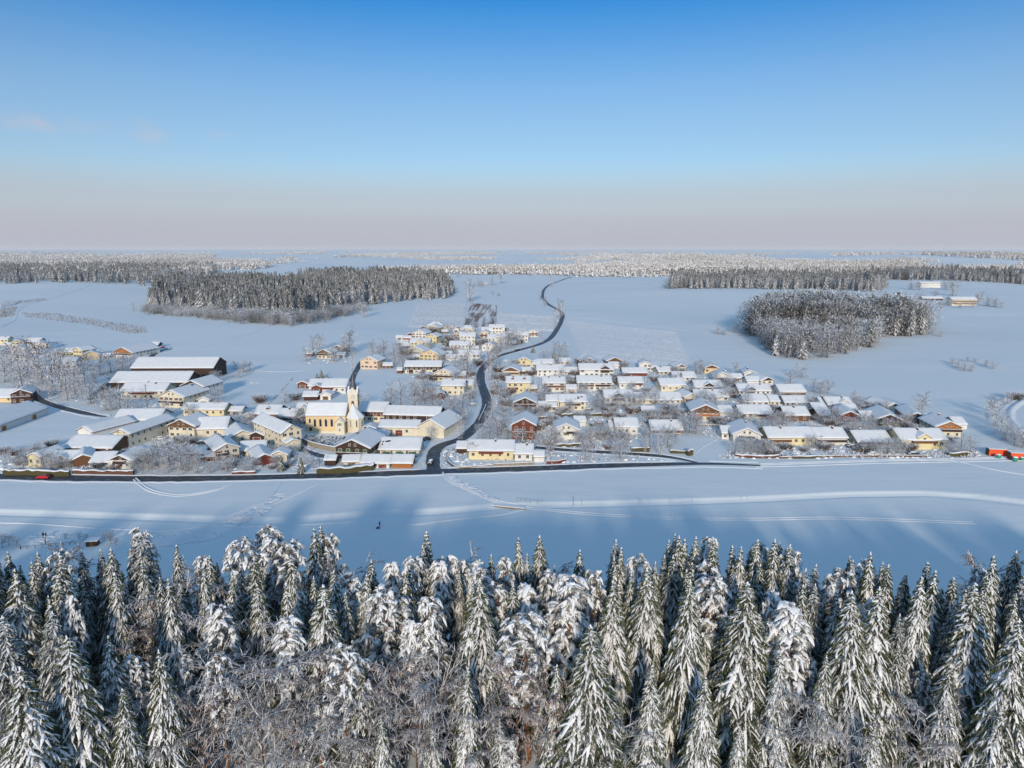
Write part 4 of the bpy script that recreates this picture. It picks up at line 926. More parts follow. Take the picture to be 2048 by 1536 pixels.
def orient(o, parent, ridge):
    o.parent = parent
    if ridge == 'y': o.rotation_euler = (0, 0, pi / 2)
HOUSES = []
def house(row):
    (kind, cx, w, yb, yt, D, rot, wall, opts, label) = row
    opts = [q for q in opts.split(',') if q]; rot = radians(rot); fast = G([cx], [yb])[0]; dp = depth(fast)
    pitch = radians(24)
    for q in opts:
        if q[0] == 'P' and q[1:].isdigit(): pitch = radians(int(q[1:]))
    over = .75 if w * dp / FPX > 7 else .35
    Wm = w * dp / FPX
    if rot: Wm = Wm / max(.5, cos(rot))
    W = max(2.2, Wm - 2 * over)
    for t in opts:
        if t[:2] == 'E:':
            x1, y1, x2, y2 = [float(v) for v in t[2:].split(':')]; A_, B_ = g1(x1, y1), g1(x2, y2); fast = (A_ + B_) / 2; rot = atan2(B_[1] - A_[1], B_[0] - A_[0]); W = float(np.hypot(B_[0] - A_[0], B_[1] - A_[1])); over = .6
    P = np.array([fast[0], fast[1]]); c, s = cos(rot), sin(rot)
    ctr = P + np.array([-s * D / 2, c * D / 2])
    ridge = 'y' if kind == 'G' else 'x'; B = W if ridge == 'y' else D; Lr = D if ridge == 'y' else W
    # ridge height from the photograph
    q = P + (np.array([s * over, -c * over]) if ridge == 'y' else np.array([-s * D / 2, c * D / 2]))
    a, b, cc = ray_dir(cx, yt); zr = CAM_Z + cc / b * q[1] - float(hz(q[0], q[1]))
    if 'F' in opts: pitch = radians(4)
    H = zr - B / 2 * tan(pitch) - .55; H = min(max(H, 2.0), 11.0)
    for t in opts:
        if t[0] == 'H': H = float(t[1:])
    e_ = bpy.data.objects.new('house' if H > 3.2 and 'nw' not in opts else 'outbuilding', None); COL.objects.link(e_); e_.empty_display_size = 1
    gz = float(min(hz(ctr[0], ctr[1]), fast[2])); e_.location = (ctr[0], ctr[1], gz); e_.rotation_euler = (0, 0, rot)
    cat = 'house'
    if 'nw' in opts: e_.name = 'shed'; cat = 'shed'
    if 'barn' in opts: e_.name = 'barn'; cat = 'barn'
    if 'gar' in opts: e_.name = 'garage'; cat = 'garage'
    tag(e_, label, cat, 'buildings of the village'); HOUSES.append((ctr[0], ctr[1], sqrt(W * W + D * D) / 2, label, W, D, fast[0], fast[1]))
    hw, hd = W / 2, D / 2; tp = tan(pitch); seed = int(cx * 31 + yb)
    hip = .0
    for t in opts:
        if t[:3] == 'hip': hip = float(t[3:] or .35)
    # walls
    mb = MB(); hx = hw if ridge == 'x' else hw
    mb.box(-hw, hw, -hd, hd, -.6, H)
    if not hip:
        if ridge == 'x':
            for sx in (-hw, hw): mb.face([(sx, -hd, H), (sx, hd, H), (sx, 0, H + hd * tp)])
        else:
            for sy in (-hd, hd): mb.face([(-hw, sy, H), (hw, sy, H), (0, sy, H + hw * tp)])
    link('wall', mb.mesh('wall', [M[wall]]), e_)
    bd, sn = roof_meshes(Lr, B, H, pitch, over, over, hip, seed)
    ro = link('roof', bd, e_); so = link('roof_snow', sn, e_)
    if ridge == 'y': ro.rotation_euler = so.rotation_euler = (0, 0, pi / 2)
    small = H < 3.3 and W < 9
    # timber cladding, 4 cm proud of the wall
    for t in opts:
        if t[0] == 'g' and len(t) == 2 and ridge == 'y':      # boarded gable
            z0 = H - (0 if H < 4 else .9); mb = MB(); y0 = -hd - .06
            pts = [(-hw, z0), (hw, z0), (hw, H), (0, H + hw * tp - .05), (-hw, H)]
            mb.face([(x, y0, z) for x, z in pts]); 
            for i in range(5):
                a_, b_ = pts[i], pts[(i + 1) % 5]; mb.face([(a_[0], y0, a_[1]), (a_[0], y0 + .05, a_[1]), (b_[0], y0 + .05, b_[1]), (b_[0], y0, b_[1])])
            link('cladding', mb.mesh('cladding', [M[t[1]]]), e_)
        if t[0] == 'W' and len(t) == 2:                        # boarded upper storey
            z0 = H * .52; mb = MB(); mb.box(-hw - .05, hw + .05, -hd - .06, -hd - .01, z0, H - .02)
            for sx in (-1, 1): mb.box(*sorted((sx * (hw + .01), sx * (hw + .06))), -hd - .0, hd, z0, H - .02)
            if ridge == 'y': mb.face([(-hw, -hd - .05, H - .02), (hw, -hd - .05, H - .02), (0, -hd - .05, H + hw * tp - .05)])
            else:
                for sx in (-1, 1): mb.face([(sx * (hw + .05), -hd, H - .02), (sx * (hw + .05), hd, H - .02), (sx * (hw + .05), 0, H + hd * tp - .05)])
            link('cladding', mb.mesh('cladding', [M[t[1]]]), e_)
    rr = random.Random(seed)
    # windows
    if 'nw' not in opts:
        ns = max(1, int(round(H / 2.75))); sh = rr.choice(['', '', 's', 's', 'v']) if H > 4 else ''
        if 'plain' in opts: sh = ''
        levels = [H / ns * (i + .56) for i in range(ns)]
        n_ = max(2, int(round(W / 3.1))) if W > 4.5 else 1
        for li, z in enumerate(levels):
            for k in range(n_):
                if rr.random() < .10: continue
                x = -hw + W * (k + .5) / n_ + rr.uniform(-.25, .25); wide = rr.choice((1.1, 1.2, 1.3, 1.9)); 
                y_off = -.07 if any(t[0] in 'gW' and len(t) == 2 for t in opts) and z > H * .5 else 0
                o = link('window', WIN[sh if wide < 1.5 else ''], e_, (x, -hd + y_off, z), None, (wide, 1, 1.35))
        if ridge == 'y' and W > 8 and H > 3.6:
            for x in ((-1.1, 1.1) if W > 10 else (0,)): link('window', WIN[''], e_, (x, -hd - .07, H + hw * tp * .38), None, (.95, 1, 1.0))
        # side walls
        nd = max(2, int(round(D / 3.6)))
        for sx in (-1, 1):
            vis = (P[0] < 0) == (sx > 0) or abs(rot) > .15
            for z in levels:
                for k in range(nd):
                    if rr.random() < .2: continue
                    y = -hd + D * (k + .5) / nd
                    link('window', WIN[''], e_, (sx * hw, y, z), sx * pi / 2, (1.05, 1, 1.25))
    for t in opts:
        if t[:2] == 'dr':      # doors: dr<mat><count>
            n_ = int(t[3:] or 1); k_ = t[2]; 
            for k in range(n_):
                link('door', DOOR[{'v': 'shutg'}.get(k_, k_)], e_, (-hw + W * (k + .5) / n_, -hd - .02, 0), None, (min(3.4, W / n_ * .72), 1, min(2.7, H * .7)))
        if t[:2] == 'bd':      # big barn opening
            link('door', DOOR[t[2] if len(t) > 2 else 'd'], e_, (0, -hd - .02, 0), None, (min(4.5, W * .34), 1, min(4, H * .75)))
        if t[0] == 'B':        # balcony: B<mat><span l/r/c/f>
            m_ = t[1]; sp = t[2] if len(t) > 2 else 'f'; x0, x1 = {'f': (-.96, .96), 'l': (-.95, -.05), 'r': (.05, .95), 'c': (-.55, .55)}[sp]
            for zb in ([2.75] if H < 6.9 else [2.75, 5.5]):
                if zb > H - .8: zb = H * .5
                mb = MB(); mb.box(x0 * hw, x1 * hw, -hd - 1.25, -hd - .07, zb - .16, zb, 0); mb.box(x0 * hw, x1 * hw, -hd - 1.3, -hd - 1.2, zb, zb + .95, 0)
                for xx in (x0, x1): mb.box(xx * hw - .05, xx * hw + .05, -hd - 1.2, -hd - .07, zb, zb + .95, 0)
                mb.box(x0 * hw - .05, x1 * hw + .05, -hd - 1.36, -hd - 1.14, zb + .95, zb + 1.08, 1)
                link('balcony', mb.mesh('balcony', [M[m_], M['snow']]), e_)
        if t[:2] in ('cd', 'cw'):      # cross gable; cw = timber front
            fx = float(t[2:] or 0) / 10; dw = min(W * .36, 5.2); dx = fx * hw
            if ridge == 'x':
                hh = H + .9; mb = MB(); y0 = -hd - .45; mb.box(dx - dw / 2, dx + dw / 2, y0, -hd * .25, H * .55 if t[:2] == 'cw' else 0, hh)
                mb.face([(dx - dw / 2, y0, hh), (dx + dw / 2, y0, hh), (dx, y0, hh + dw / 2 * tan(radians(30)))])
                dm = link('dormer', mb.mesh('dormer', [M['d' if t[:2] == 'cw' else wall]]), e_)
                b2, s2 = roof_meshes(hd * .95, dw, hh, radians(30), .4, .4, 0, seed + 1, .3)
                for nm, mm_ in (('dormer_roof', b2), ('dormer_snow', s2)):
                    o = link(nm, mm_, dm, (dx, y0 + hd * .475, 0), pi / 2)
                link('window', WIN[''], dm, (dx, y0 - .02, hh - .55), None, (1.2, 1, 1.1))
        if t[:2] == 'sd':      # small dormers
            for k in range(int(t[2:] or 2)):
                n_ = int(t[2:] or 2); x = -hw * .5 + (W * .5) * (k / max(1, n_ - 1)) if n_ > 1 else 0
                yy = -hd * .62; z0 = H + (hd - abs(yy)) * tp; mb = MB(); mb.box(x - .8, x + .8, yy, yy + 1.6, z0 - .2, z0 + .9)
                mb.face([(x - .8, yy, z0 + .9), (x + .8, yy, z0 + .9), (x, yy, z0 + 1.5)])
                dm = link('dormer', mb.mesh('dormer', [M['r']]), e_)
                b2, s2 = roof_meshes(1.9, 1.6, z0 + .9, radians(37), .2, .25, 0, seed + k, .2)
                for nm, mm_ in (('dormer_roof', b2), ('dormer_snow', s2)): link(nm, mm_, dm, (x, yy + .9, 0), pi / 2)
        if t[:2] == 'ch':
            n_ = int(t[2:] or 1)
            for k in range(n_):
                u = rr.uniform(-.3, .3) + (k - (n_ - 1) / 2) * .5
                v = B * .10 * rr.choice((-1, 1))
                z = H + (B / 2 - abs(v)) * tp + .3
                link('chimney', CHIM, ro, (u * Lr * .9, v, z))
        if t == 'pv':
            mb = MB(); 
            for k in range(7):
                u = rr.uniform(.15, .85) if 'pvl' not in opts else rr.uniform(-.85, -.5); v = -rr.uniform(.25, .8); x = u * hw; y = v * hd; z = H + (hd - abs(y)) * tp + .56; l = rr.uniform(.6, 1.6)
                mb.face([(x - l, y - .35, z - .35 * tp), (x + l, y - .35, z - .35 * tp), (x + l * .8, y + .35, z + .35 * tp), (x - l * .9, y + .35, z + .35 * tp)])
            link('solar_panels', mb.mesh('solar_panels', [M['pv']]), e_)
        if t == 'post':        # open-fronted shed: dark sheet standing in for the shaded inside
            mb = MB(); mb.box(-hw * .9, hw * .9, -hd - .05, -hd, 0.1, H * .8, 0); link('opening', mb.mesh('opening', [M['d']]), e_)
    return e_
RAW = '''
R|6|22|690|672|9|10|y|ch|small yellow house cut by the left picture edge
G|36|22|695|679|12|20|y||yellow gabled house near the far left edge
R|60|40|692|675|10|8|g|nw,barn|long snowy barn roof between two far left houses
G|80|24|700|682|14|25|p|nw,barn|barn with plain beige gable at the far left
G|38|34|712|691|14|25|p||cream gabled house in front of the far left barns
G|48|20|719|705|8|20|w||small low house in front of the far left cream gable
R|36|26|737|723|8|5|g|gar,nw|snowy garage roof hidden in the left tree clump
G|156|26|716|694|12|-20|y|cd|yellow house with gable turned left above the tree clump
R|148|34|714|695|9|12|y|ch|yellow house wing with chimney above the tree clump
G|184|28|719|702|10|28|o|nw|plain orange-yellow annex right of the yellow house
R|139|32|737|713|9|4|w||white house with single window behind the tree clump
G|246|46|716|694|30|-12|w|gt,Bdf|white farmhouse with orange timber gable at the village top left
R|307|22|696|683|7|0|d|nw|small dark shed with white gable beside the far left lane
R|346|166|758|713|22|1|d|nw,barn|longest dark timber barn with wide white roof, left
R|298|156|778|741|20|1|d|nw,barn|second long dark barn in front of the longest barn
R|286|92|797|764|14|1|c|Brc,ch2|white farmhouse with red-brown balcony below the long barns
G|344|60|815|779|22|-12|c|Bdf,ch|big cream farmhouse with two rows of dark balconies
G|386|54|800|760|18|-12|w|gd|white house behind the big balconied farmhouse
R|408|88|832|804|9|-2|y|plain|long low yellow building behind the beige complex
G|364|62|876|838|14|-8|c|gb,plain|left gabled wing of the beige inn complex
R|424|62|874|832|13|8|c|P28|right wing of the beige inn complex with brown eaves
G|486|48|885|860|16|30|c||cream gabled house between the inn complex and the long school building
G|456|44|922|886|17|34|g|Bdl,ch|grey-beige gabled house with small dark balcony behind the big shrubs
R|424|30|924|908|6|10|t|gar,drd2|orange timber garage front under the grey-beige house roof
R|506|52|910|883|10|12|y||low pale yellow house with angled roof left of the school building
G|530|40|930|907|14|28|r|nw|red-brown boarded barn near the road, left of the hedge
G|585|36|897|848|28|42|c|P32,plain|tall three-storey cream school building with many small windows
G|588|26|903|877|7|36|c|nw|low cream annex in front of the school building
R|534|52|848|808|12|-2|c|Wr,sd1,ch|cream house with red-brown boarded storey behind the school building
R|575|36|850|815|10|-2|c|Bdf,ch|narrow house with dark balcony next to the church
R|608|36|838|804|10|0|y|cd,ch|pale yellow house with round dormer left of the church
R|668|52|787|756|14|-1|w|Brl,plain|white farm with red-brown shutters behind the church
R|630|30|778|759|12|-1|w|nw,barn|windowless white-roofed barn left of the farm with red-brown shutters
R|621|32|801|781|8|4|r|nw,post|open red-brown shed up the slope left of the steeple
R|745|58|843|802|13|-4|c|Wr|house with dark red-brown upper storey right of the steeple
R|823|116|852|810|12|-7|c|Wd,barn|long stable with dark timber strip behind the parish barn
G|861|62|874|838|21|-18|c|nw,P28|huge cream parish barn with blue shaded roof at the junction
R|798|84|872|838|10|-2|c|drr1,P20|long low cream building with red-brown door left of the parish barn
R|759|34|884|858|9|0|c|nw,gar,hip.5|garage with hipped roof beside the church apse
G|706|76|922|878|19|-8|c|Wd,Bdf,ch2|large chalet with dark brown balconies below the church
R|799|86|912|873|13|-2|c|plain,pv,pvl,drv3|cream hall with three green doors and solar panels showing through snow
R|751|64|936|908|8|-3|w|gar,drr2|white garage with red-brown gates by the main road
R|804|46|936|911|8|-3|t|nw,gar|orange timber shed by the main road
R|742|26|905|890|6|-3|w|nw,gar|little flat roofed garage behind the large chalet
R|660|26|931|918|5|0|d|nw|small dark garden shed left of the large chalet
G|738|40|738|712|14|-14|p||lone pinkish gabled house beside the lane behind the church
G|648|32|717|698|13|-14|c|Bdf,gb|small farmhouse in the tree ring on the slope
G|675|26|708|690|12|-14|b||brown timber house in the tree ring on the slope
R|619|14|713|704|5|0|r|nw|tiny red-brown hut left of the slope farmhouse
R|846|76|747|720|12|-1|c|Wd,drd3|farm building with dark brown upper storey above the church meadow
R|799|12|747|737|6|0|b|nw|tiny shed at the left end of the dark brown farm building
G|887|46|762|737|15|-14|c|Bdf|cream gabled house with flower balcony left of the winding road
R|919|26|757|743|8|-3|t|gar,drt2|garage with two orange timber gates left of the winding road
R|906|50|790|757|11|-2|c|plain,ch|cream two-storey house with regular window rows beside the winding road
R|938|20|781|758|9|-2|n|drv1|greenish annex right of the cream two-storey house
R|866|34|787|771|8|3|p|F|low flat-roofed annex left of the cream two-storey house
G|880|24|800|783|9|10|r|nw|red barn hidden among trees below the cream two-storey house
R|871|34|660|643|10|0|w|hip.6,ch,plain|white house with pyramid roof at the top of the village
R|897|22|660|650|9|0|c|F|flat-roofed house next to the pyramid roof
G|864|28|667|649|13|-16|y||bright yellow gabled house in the uppermost row
R|935|32|664|650|10|0|c|hip.6|cream bungalow with low pyramid roof below the striped field
G|838|30|676|659|14|-16|w||white gabled house with blue shaded roof, upper left
G|862|26|687|667|13|-16|y||yellow gabled house in the second upper row
R|815|18|680|671|6|0|t|nw|orange timber shed at the upper left corner of the village
R|840|42|697|676|11|-1|y|cd,plain|yellow house with yellow cross gable, third upper row
R|806|22|690|681|7|0|b|nw|long low brown shed at the village's upper left
G|829|40|712|692|14|-14|g||grey-white gabled house in the fourth upper row
G|860|46|722|699|15|-14|o||orange-yellow gabled house in the fourth upper row
R|919|42|703|681|11|0|w|Btl,ch,plain|white house with orange balcony rail, upper centre
R|935|34|692|664|11|0|w|ch,plain|white house half behind the orange balcony house
G|919|28|678|662|13|-6|p||pinkish cream gabled house in the uppermost rows
G|968|20|677|661|12|-6|c|Brf|small gabled house with dark red balcony, upper right cluster
R|995|42|691|668|11|0|w|cd,ch|white house with central cross gable, upper right cluster
R|1036|44|684|662|11|2|w|cd-4,ch2|white house with left cross gable, upper right cluster
G|1066|24|674|658|12|8|w|Brf|round-gabled white house with red balcony nearest the winding road
R|994|34|667|648|10|0|w|ch|white house behind the upper right cluster
R|1005|24|662|654|8|0|p|F,ch|pinkish flat-roofed house at the top of the upper cluster
R|975|26|663|655|9|0|w||white house left of the pinkish flat roof
G|977|30|702|685|13|-8|w|plain|white gabled house with three small windows, centre of upper cluster
R|939|48|723|699|11|0|w|cd,ch|white house with low cross gable beside the winding road
R|956|18|689|678|8|0|w||tiny white house squeezed between upper cluster roofs
R|895|22|714|704|8|4|w|nw,gar|small red-trimmed garage below the orange balcony house
R|905|30|721|711|8|0|w|nw|flat snowy roof left of the low cross gable house
G|1047|34|735|714|14|-4|y||yellow gabled house right of the road bend
R|1072|24|734|721|8|0|w|gar,drd1|garage right of the yellow gabled house at the bend
G|1022|38|752|733|15|-6|c|gb,Bbf|cream chalet with carved brown balcony at the road bend
R|1052|26|748|737|8|0|b|nw|brown garage right of the carved balcony chalet
R|1037|52|787|751|11|0|y|sd2,Brl,plain,ch|bright yellow house with two tiny red dormers
R|1066|18|784|772|6|0|b|gar,drb1|brown garage beside the bright yellow house
R|1100|56|753|728|11|0|w|ch2,plain|long white house with two chimneys, first row east of the road
R|1140|32|749|735|9|0|w|drb1|low white garage house right of the two-chimney house
R|1108|48|783|752|11|0|w|Bbf,ch2|white house with full brown balcony, second row
R|1143|24|786|768|7|0|w|gar,drt1|small garage with orange gate right of the brown balcony house
G|1050|50|822|794|15|-4|d|Bdf|dark brown chalet with awning, third row east of the road
R|1082|28|820|803|7|0|w|nw,gar|snow roofed double garage right of the dark chalet
R|1106|30|817|788|9|0|w||narrow cream house left of the solar panel house
R|1146|58|820|787|11|0|c|pv,Bdc,plain|long cream house with dark solar panels at its right roof end
R|1104|22|822|808|6|0|c|gar|small cream porch building below the solar panel house
G|1047|53|879|837|15|-5|r|Bbf,Wr,P27|tall red-brown timber chalet in the front row
G|1132|56|878|847|14|-4|w|gw,Bdr|white gabled house with brown timber corner, front row
R|1160|26|852|839|7|0|w|nw,gar|low garage behind the white house with timber corner
R|982|96|919|878|11|-2|y|Brc,plain,ch|long yellow terraced house by the main road
R|1047|42|921|886|10|-2|w|plain,ch|white end house of the terrace by the main road
R|923|24|907|899|8|-3|d|nw,gar|dark carport left of the yellow terrace
R|1078|24|924|912|6|-2|w|nw,gar|small flat garage right of the white terrace end
R|1193|72|753|726|12|0|w|cw5,ch2|wide white house with small brown gable, top row centre
R|1189|72|781|750|12|0|w|Bdr,Bbl,ch|very wide white house with long dark balconies, second row
G|1179|24|729|715|13|-4|t|gb|orange timber gable poking above the top row
G|1229|34|731|714|13|4|b|gb|brown timber gable house above the top row
R|1228|22|737|728|8|0|w|nw|snowy shed below the brown timber gable
R|1237|60|808|778|12|0|w|cw,plain|white house with timber-framed cross gable, third row centre
R|1262|52|778|752|11|0|w|Brr,ch|white house with red-brown balcony corner, second row centre
R|1270|52|752|734|10|0|r|nw|low red-brown building with snowy roof, top row
G|1290|28|741|722|13|-8|w|ch|cream white gabled house at the field edge, top row
R|1309|14|742|731|6|0|w|nw|little white annex at the field edge
R|1346|54|783|755|12|4|c|Bcc,plain|cream house with white front terrace, second row right
R|1369|48|762|742|11|0|w|plain|wide white roofed house beside the ploughed field corner
G|1362|24|742|728|12|8|c|gb|small house with dark gable right under the ploughed field
R|1332|34|749|735|10|10|g|ch|grey house with blue shaded roof under the ploughed field
R|1417|58|784|759|12|0|w|cw,ch|white house with dark triangular gable, second row right
G|1423|32|747|729|14|-10|o|gb,ch|orange-cream gabled house at the top right field edge
G|1445|40|763|744|14|-10|w|Brc,ch|white gabled house with red-brown window band, right
R|1474|26|762|750|8|0|w|drb1|low annex right of the red-brown window band house
G|1500|28|758|740|13|-8|w|plain,ch|white gabled house with round windows, top right
R|1507|30|768|756|8|0|w|nw|snow covered annex below the round window house
G|1534|30|769|754|15|14|c|gd|cream gabled house turned right, top right
R|1510|68|789|766|12|0|w|cw-3,ch|wide white house with dark gable under the round window house
R|1317|96|807|784|12|1|c|plain|longest cream row house in the third row
G|1384|34|807|786|13|12|c|Brl|cream house with brown door right of the longest row house
R|1424|70|801|781|12|0|w|ch|broad low white roofed house, third row right
R|1520|66|811|787|12|0|w|ch|wide white house with tall chimney, third row right
R|1512|68|836|808|12|0|c|Bdr,ch2|wide house with carport and thick chimney, fourth row
G|1410|60|842|809|17|-6|c|Btf,gb,ch|chalet with wide orange-brown flower balcony above the empty plot
R|1452|30|832|815|9|0|w|nw,gar|garage right of the flower balcony chalet
R|1254|50|871|834|11|0|w|plain,Bwr|plain white two-storey house with green-grey loggia, front row
R|1334|66|868|840|12|0|w|Brf,ch|white house with dark red balcony, front row centre
R|1224|14|862|840|8|0|w|ch|narrow white annex left of the loggia house
R|1297|30|829|819|6|0|w|nw|low snow covered garden house in the third row
G|1493|60|888|856|17|-8|w|Bec,plain,ch|big white gabled house with grey balcony and many windows
R|1455|26|878|850|9|-4|w||white annex left of the big white gabled house
R|1583|100|890|852|12|1|y|Bbl,plain,ch|long yellow semi-detached house with brown loggia
R|1662|68|890|853|12|1|w|Bdf,plain,ch|white house with dark boxed balconies by the snowy road
R|1749|74|893|859|13|1|c|Btl,plain,ch|cream house with orange balcony and grey side wall
R|1846|96|898|855|13|0|y|cd,Bbc,ch|large yellow house with cross gable and brown balcony
R|1795|22|888|872|9|0|y||low yellow link between two front houses at the right
G|1896|54|874|842|16|-6|c|gt,Bdf,ch|chalet with orange timber gable at the right end of the village
R|1922|26|858|841|10|0|w|nw|snowy roof wing at the right end of the village
G|1778|50|852|828|20|-12|d|gd|dark gabled house with broad blue shaded roof, right
G|1832|40|848|825|20|-14|d|gd|second dark gabled house with blue shaded roof, right
G|1699|36|844|822|16|-10|r|gr|red-brown gabled house behind the white boxed balcony house
G|1787|34|821|805|16|14|c|gd|house with dark open gable at the top of the right end
R|1585|56|794|767|12|2|w|Bbf,plain,ch|white house with brown window band at the upper right corner
R|1592|50|812|795|10|0|w||white roofed house below the upper right corner house
R|1681|54|817|796|12|0|w|cd3,ch|white house with small cross gable, right part
R|1594|52|842|811|12|0|b|plain,ch|house with long brown timber front, right part
R|1652|26|813|800|8|0|w|ch|small house between the right part roofs
R|1856|34|850|836|9|4|e|nw|grey garage row between the two right chalets
R|1550|22|812|789|10|0|c||cream house half hidden left of the brown timber front
R|1640|30|826|812|9|0|g||grey house with snowy roof above the brown timber front
R|1700|34|828|812|9|0|w||white house above the red-brown gable
R|1736|28|842|829|8|0|w|nw|snowy shed roof right of the red-brown gable
R|1650|30|838|824|10|6|d|nw,barn|dark shed with open gable, right part
R|1090|40|732|719|9|0|w||low white house behind trees at the top of the east side
R|1130|26|729|719|8|0|c||cream bungalow at the top of the east side
R|12|52|804|776|14|4|o|ch|white roofed house above the long white stable
G|44|38|806|778|12|22|d|Bdf|dark chalet gable above the long white stable
R|50|90|845|800|18|0|w|nw,barn,P20,H3.2,drt2,E:-25:873:97:828|long white stable with orange gates at the left edge
G|170|42|871|857|22|-22|w|nw|white barn gable with long blue shaded roof, left
R|273|92|848|822|15|3|w|nw,barn|wide snowy barn roof behind the cream stable house, left
G|245|42|896|857|28|-12|c|bdr,plain|cream stable house with long window row and red-brown gate
R|178|104|911|869|15|-3|b|nw,barn,P20|dark timber barn with oversized white roof, lower left
G|70|32|934|905|12|-10|y||small yellow gabled house lowest at the left by the road
R|125|54|931|901|10|0|o|cd|orange house with small porch gable by the left road
G|168|34|932|908|12|28|b|nw|brown barn with steep open gable by the left road
R|203|46|934|905|10|4|w|ch|white garage wing left of the white chalet by the road
G|243|52|940|909|13|-6|w|gd,Bdc|white chalet with dark gable close to the main road, left
G|272|26|925|903|10|24|w|gd|rear gable behind the white chalet at the left
R|104|20|924|914|6|0|g|nw|small blue roofed shed in the lower left corner
R|1861|42|575|563|12|0|w||far white farm in front of the right horizon wood
R|1866|42|601|592|12|0|d|nw,barn|low far barn left of the solitary farmhouse
R|1928|52|611|593|14|0|c|Bbf|solitary farmhouse with brown front far right
R|831|26|545|540|14|0|w|nw,barn|far hamlet barn behind the left wood
R|876|20|553|545|12|0|w||far hamlet house behind the left wood
R|990|30|546|538|14|0|w||distant farm on the sunlit ridge
R|968|14|572|565|10|0|w||far cottage among trees in the middle of the fields
R|1592|52|521|517|22|0|r|nw,barn|tiny distant red buildings on the horizon
R|1070|16|549|545|12|0|w||tiny distant farmhouse left of the road crest
'''
ROWS = []
for ln in RAW.strip().split('\n'):
    q = ln.split('|'); ROWS.append((q[0], float(q[1]), float(q[2]), float(q[3]), float(q[4]), float(q[5]), float(q[6]), q[7], q[8], q[9]))
for r_ in ROWS: house(r_)

# ---------------------------------------------------------------- church
p = g1(650, 866); ux = depth(p) / FPX
ch = bpy.data.objects.new('church', None); COL.objects.link(ch); ch.location = (p[0], p[1], 0.9)
tag(ch, 'yellow village church with arched windows and a slender dark steeple', 'church')
yw = M['o']; cw = M['c']; hwN = 17.0; x0 = (613 - 650) * ux; x1 = (692 - 650) * ux
def archwin(w_, h_, mfill='glass'):
    mb = MB(); n = 8
    for k_, (ww, hh, y, mi) in enumerate(((w_ / 2 + .14, h_ + .14, -.04, 0), (w_ / 2, h_, -.07, 1))):
        pts = [(-ww, 0 if k_ else -.14), (ww, 0 if k_ else -.14)] + [(ww * cos(pi * i / n), hh - ww + ww * sin(pi * i / n)) for i in range(n + 1)]
        mb.face([(x, y, z) for x, z in pts], mi)
        for i in range(len(pts)):
            a_, b_ = pts[i], pts[(i + 1) % len(pts)]; mb.face([(a_[0], y, a_[1]), (a_[0], .03, a_[1]), (b_[0], .03, b_[1]), (b_[0], y, b_[1])], mi)
    return mb.mesh('arched_window', [M['frame'], M[mfill]])
L_ = x1 - x0; cxn = (x0 + x1) / 2; Bn = 10.5; Hn = 7.6; pn = radians(40)
mb = MB(); mb.box(x0, x1, 0, Bn, -1, Hn)
for sx in (x0, x1): mb.face([(sx, 0, Hn), (sx, Bn, Hn), (sx, Bn / 2, Hn + Bn / 2 * tan(pn))])
nv = link('nave', mb.mesh('nave', [yw]), ch)
mb = MB(); mb.box(x0 - .04, x1, -.12, -.005, Hn - .5, Hn - .1); mb.box(x0, x1, -.15, -.005, -1, .6); link('cornice', mb.mesh('cornice', [M['c']]), nv)
b2, s2 = roof_meshes(L_, Bn, Hn, pn, .35, .25, 0, 5, .3)
for nm, q in (('roof', b2), ('roof_snow', s2)): link(nm, q, ch, (cxn, Bn / 2, 0))
AW = archwin(1.0, 3.3); AS = archwin(.8, 1.9)
for px in (631, 642, 653, 664.5): link('arched_window', AW, nv, ((px - 650) * ux, -.02, 2.6))
link('arched_window', AS, nv, ((621 - 650) * ux, -.02, 4.2)); link('door', DOOR['r'], ch, ((622 - 650) * ux, -.04, 0), None, (1.5, 1, 2.4))
# transept porch with gable
mb = MB(); tx0, tx1 = (673.5 - 650) * ux, (692 - 650) * ux; tw_ = tx1 - tx0; tcx = (tx0 + tx1) / 2; Ht = 4.9
mb.box(tx0, tx1, -2.6, 1.2, -1, Ht); mb.face([(tx0, -2.6, Ht), (tx1, -2.6, Ht), (tcx, -2.6, Ht + tw_ / 2 * tan(radians(45)))])
tr_ = link('transept', mb.mesh('transept', [cw]), ch)
b2, s2 = roof_meshes(5.2, tw_, Ht, radians(45), .25, .2, 0, 6, .25)
for nm, q in (('transept_roof', b2), ('transept_snow', s2)): link(nm, q, tr_, (tcx, -.1, 0), pi / 2)
for k in (-1, 0, 1): link('arched_window', archwin(.35, 1.1), tr_, (tcx + k * .65, -2.62, 3.6))
link('arched_window', archwin(.4, .9), tr_, (tcx, -2.62, 1.2))
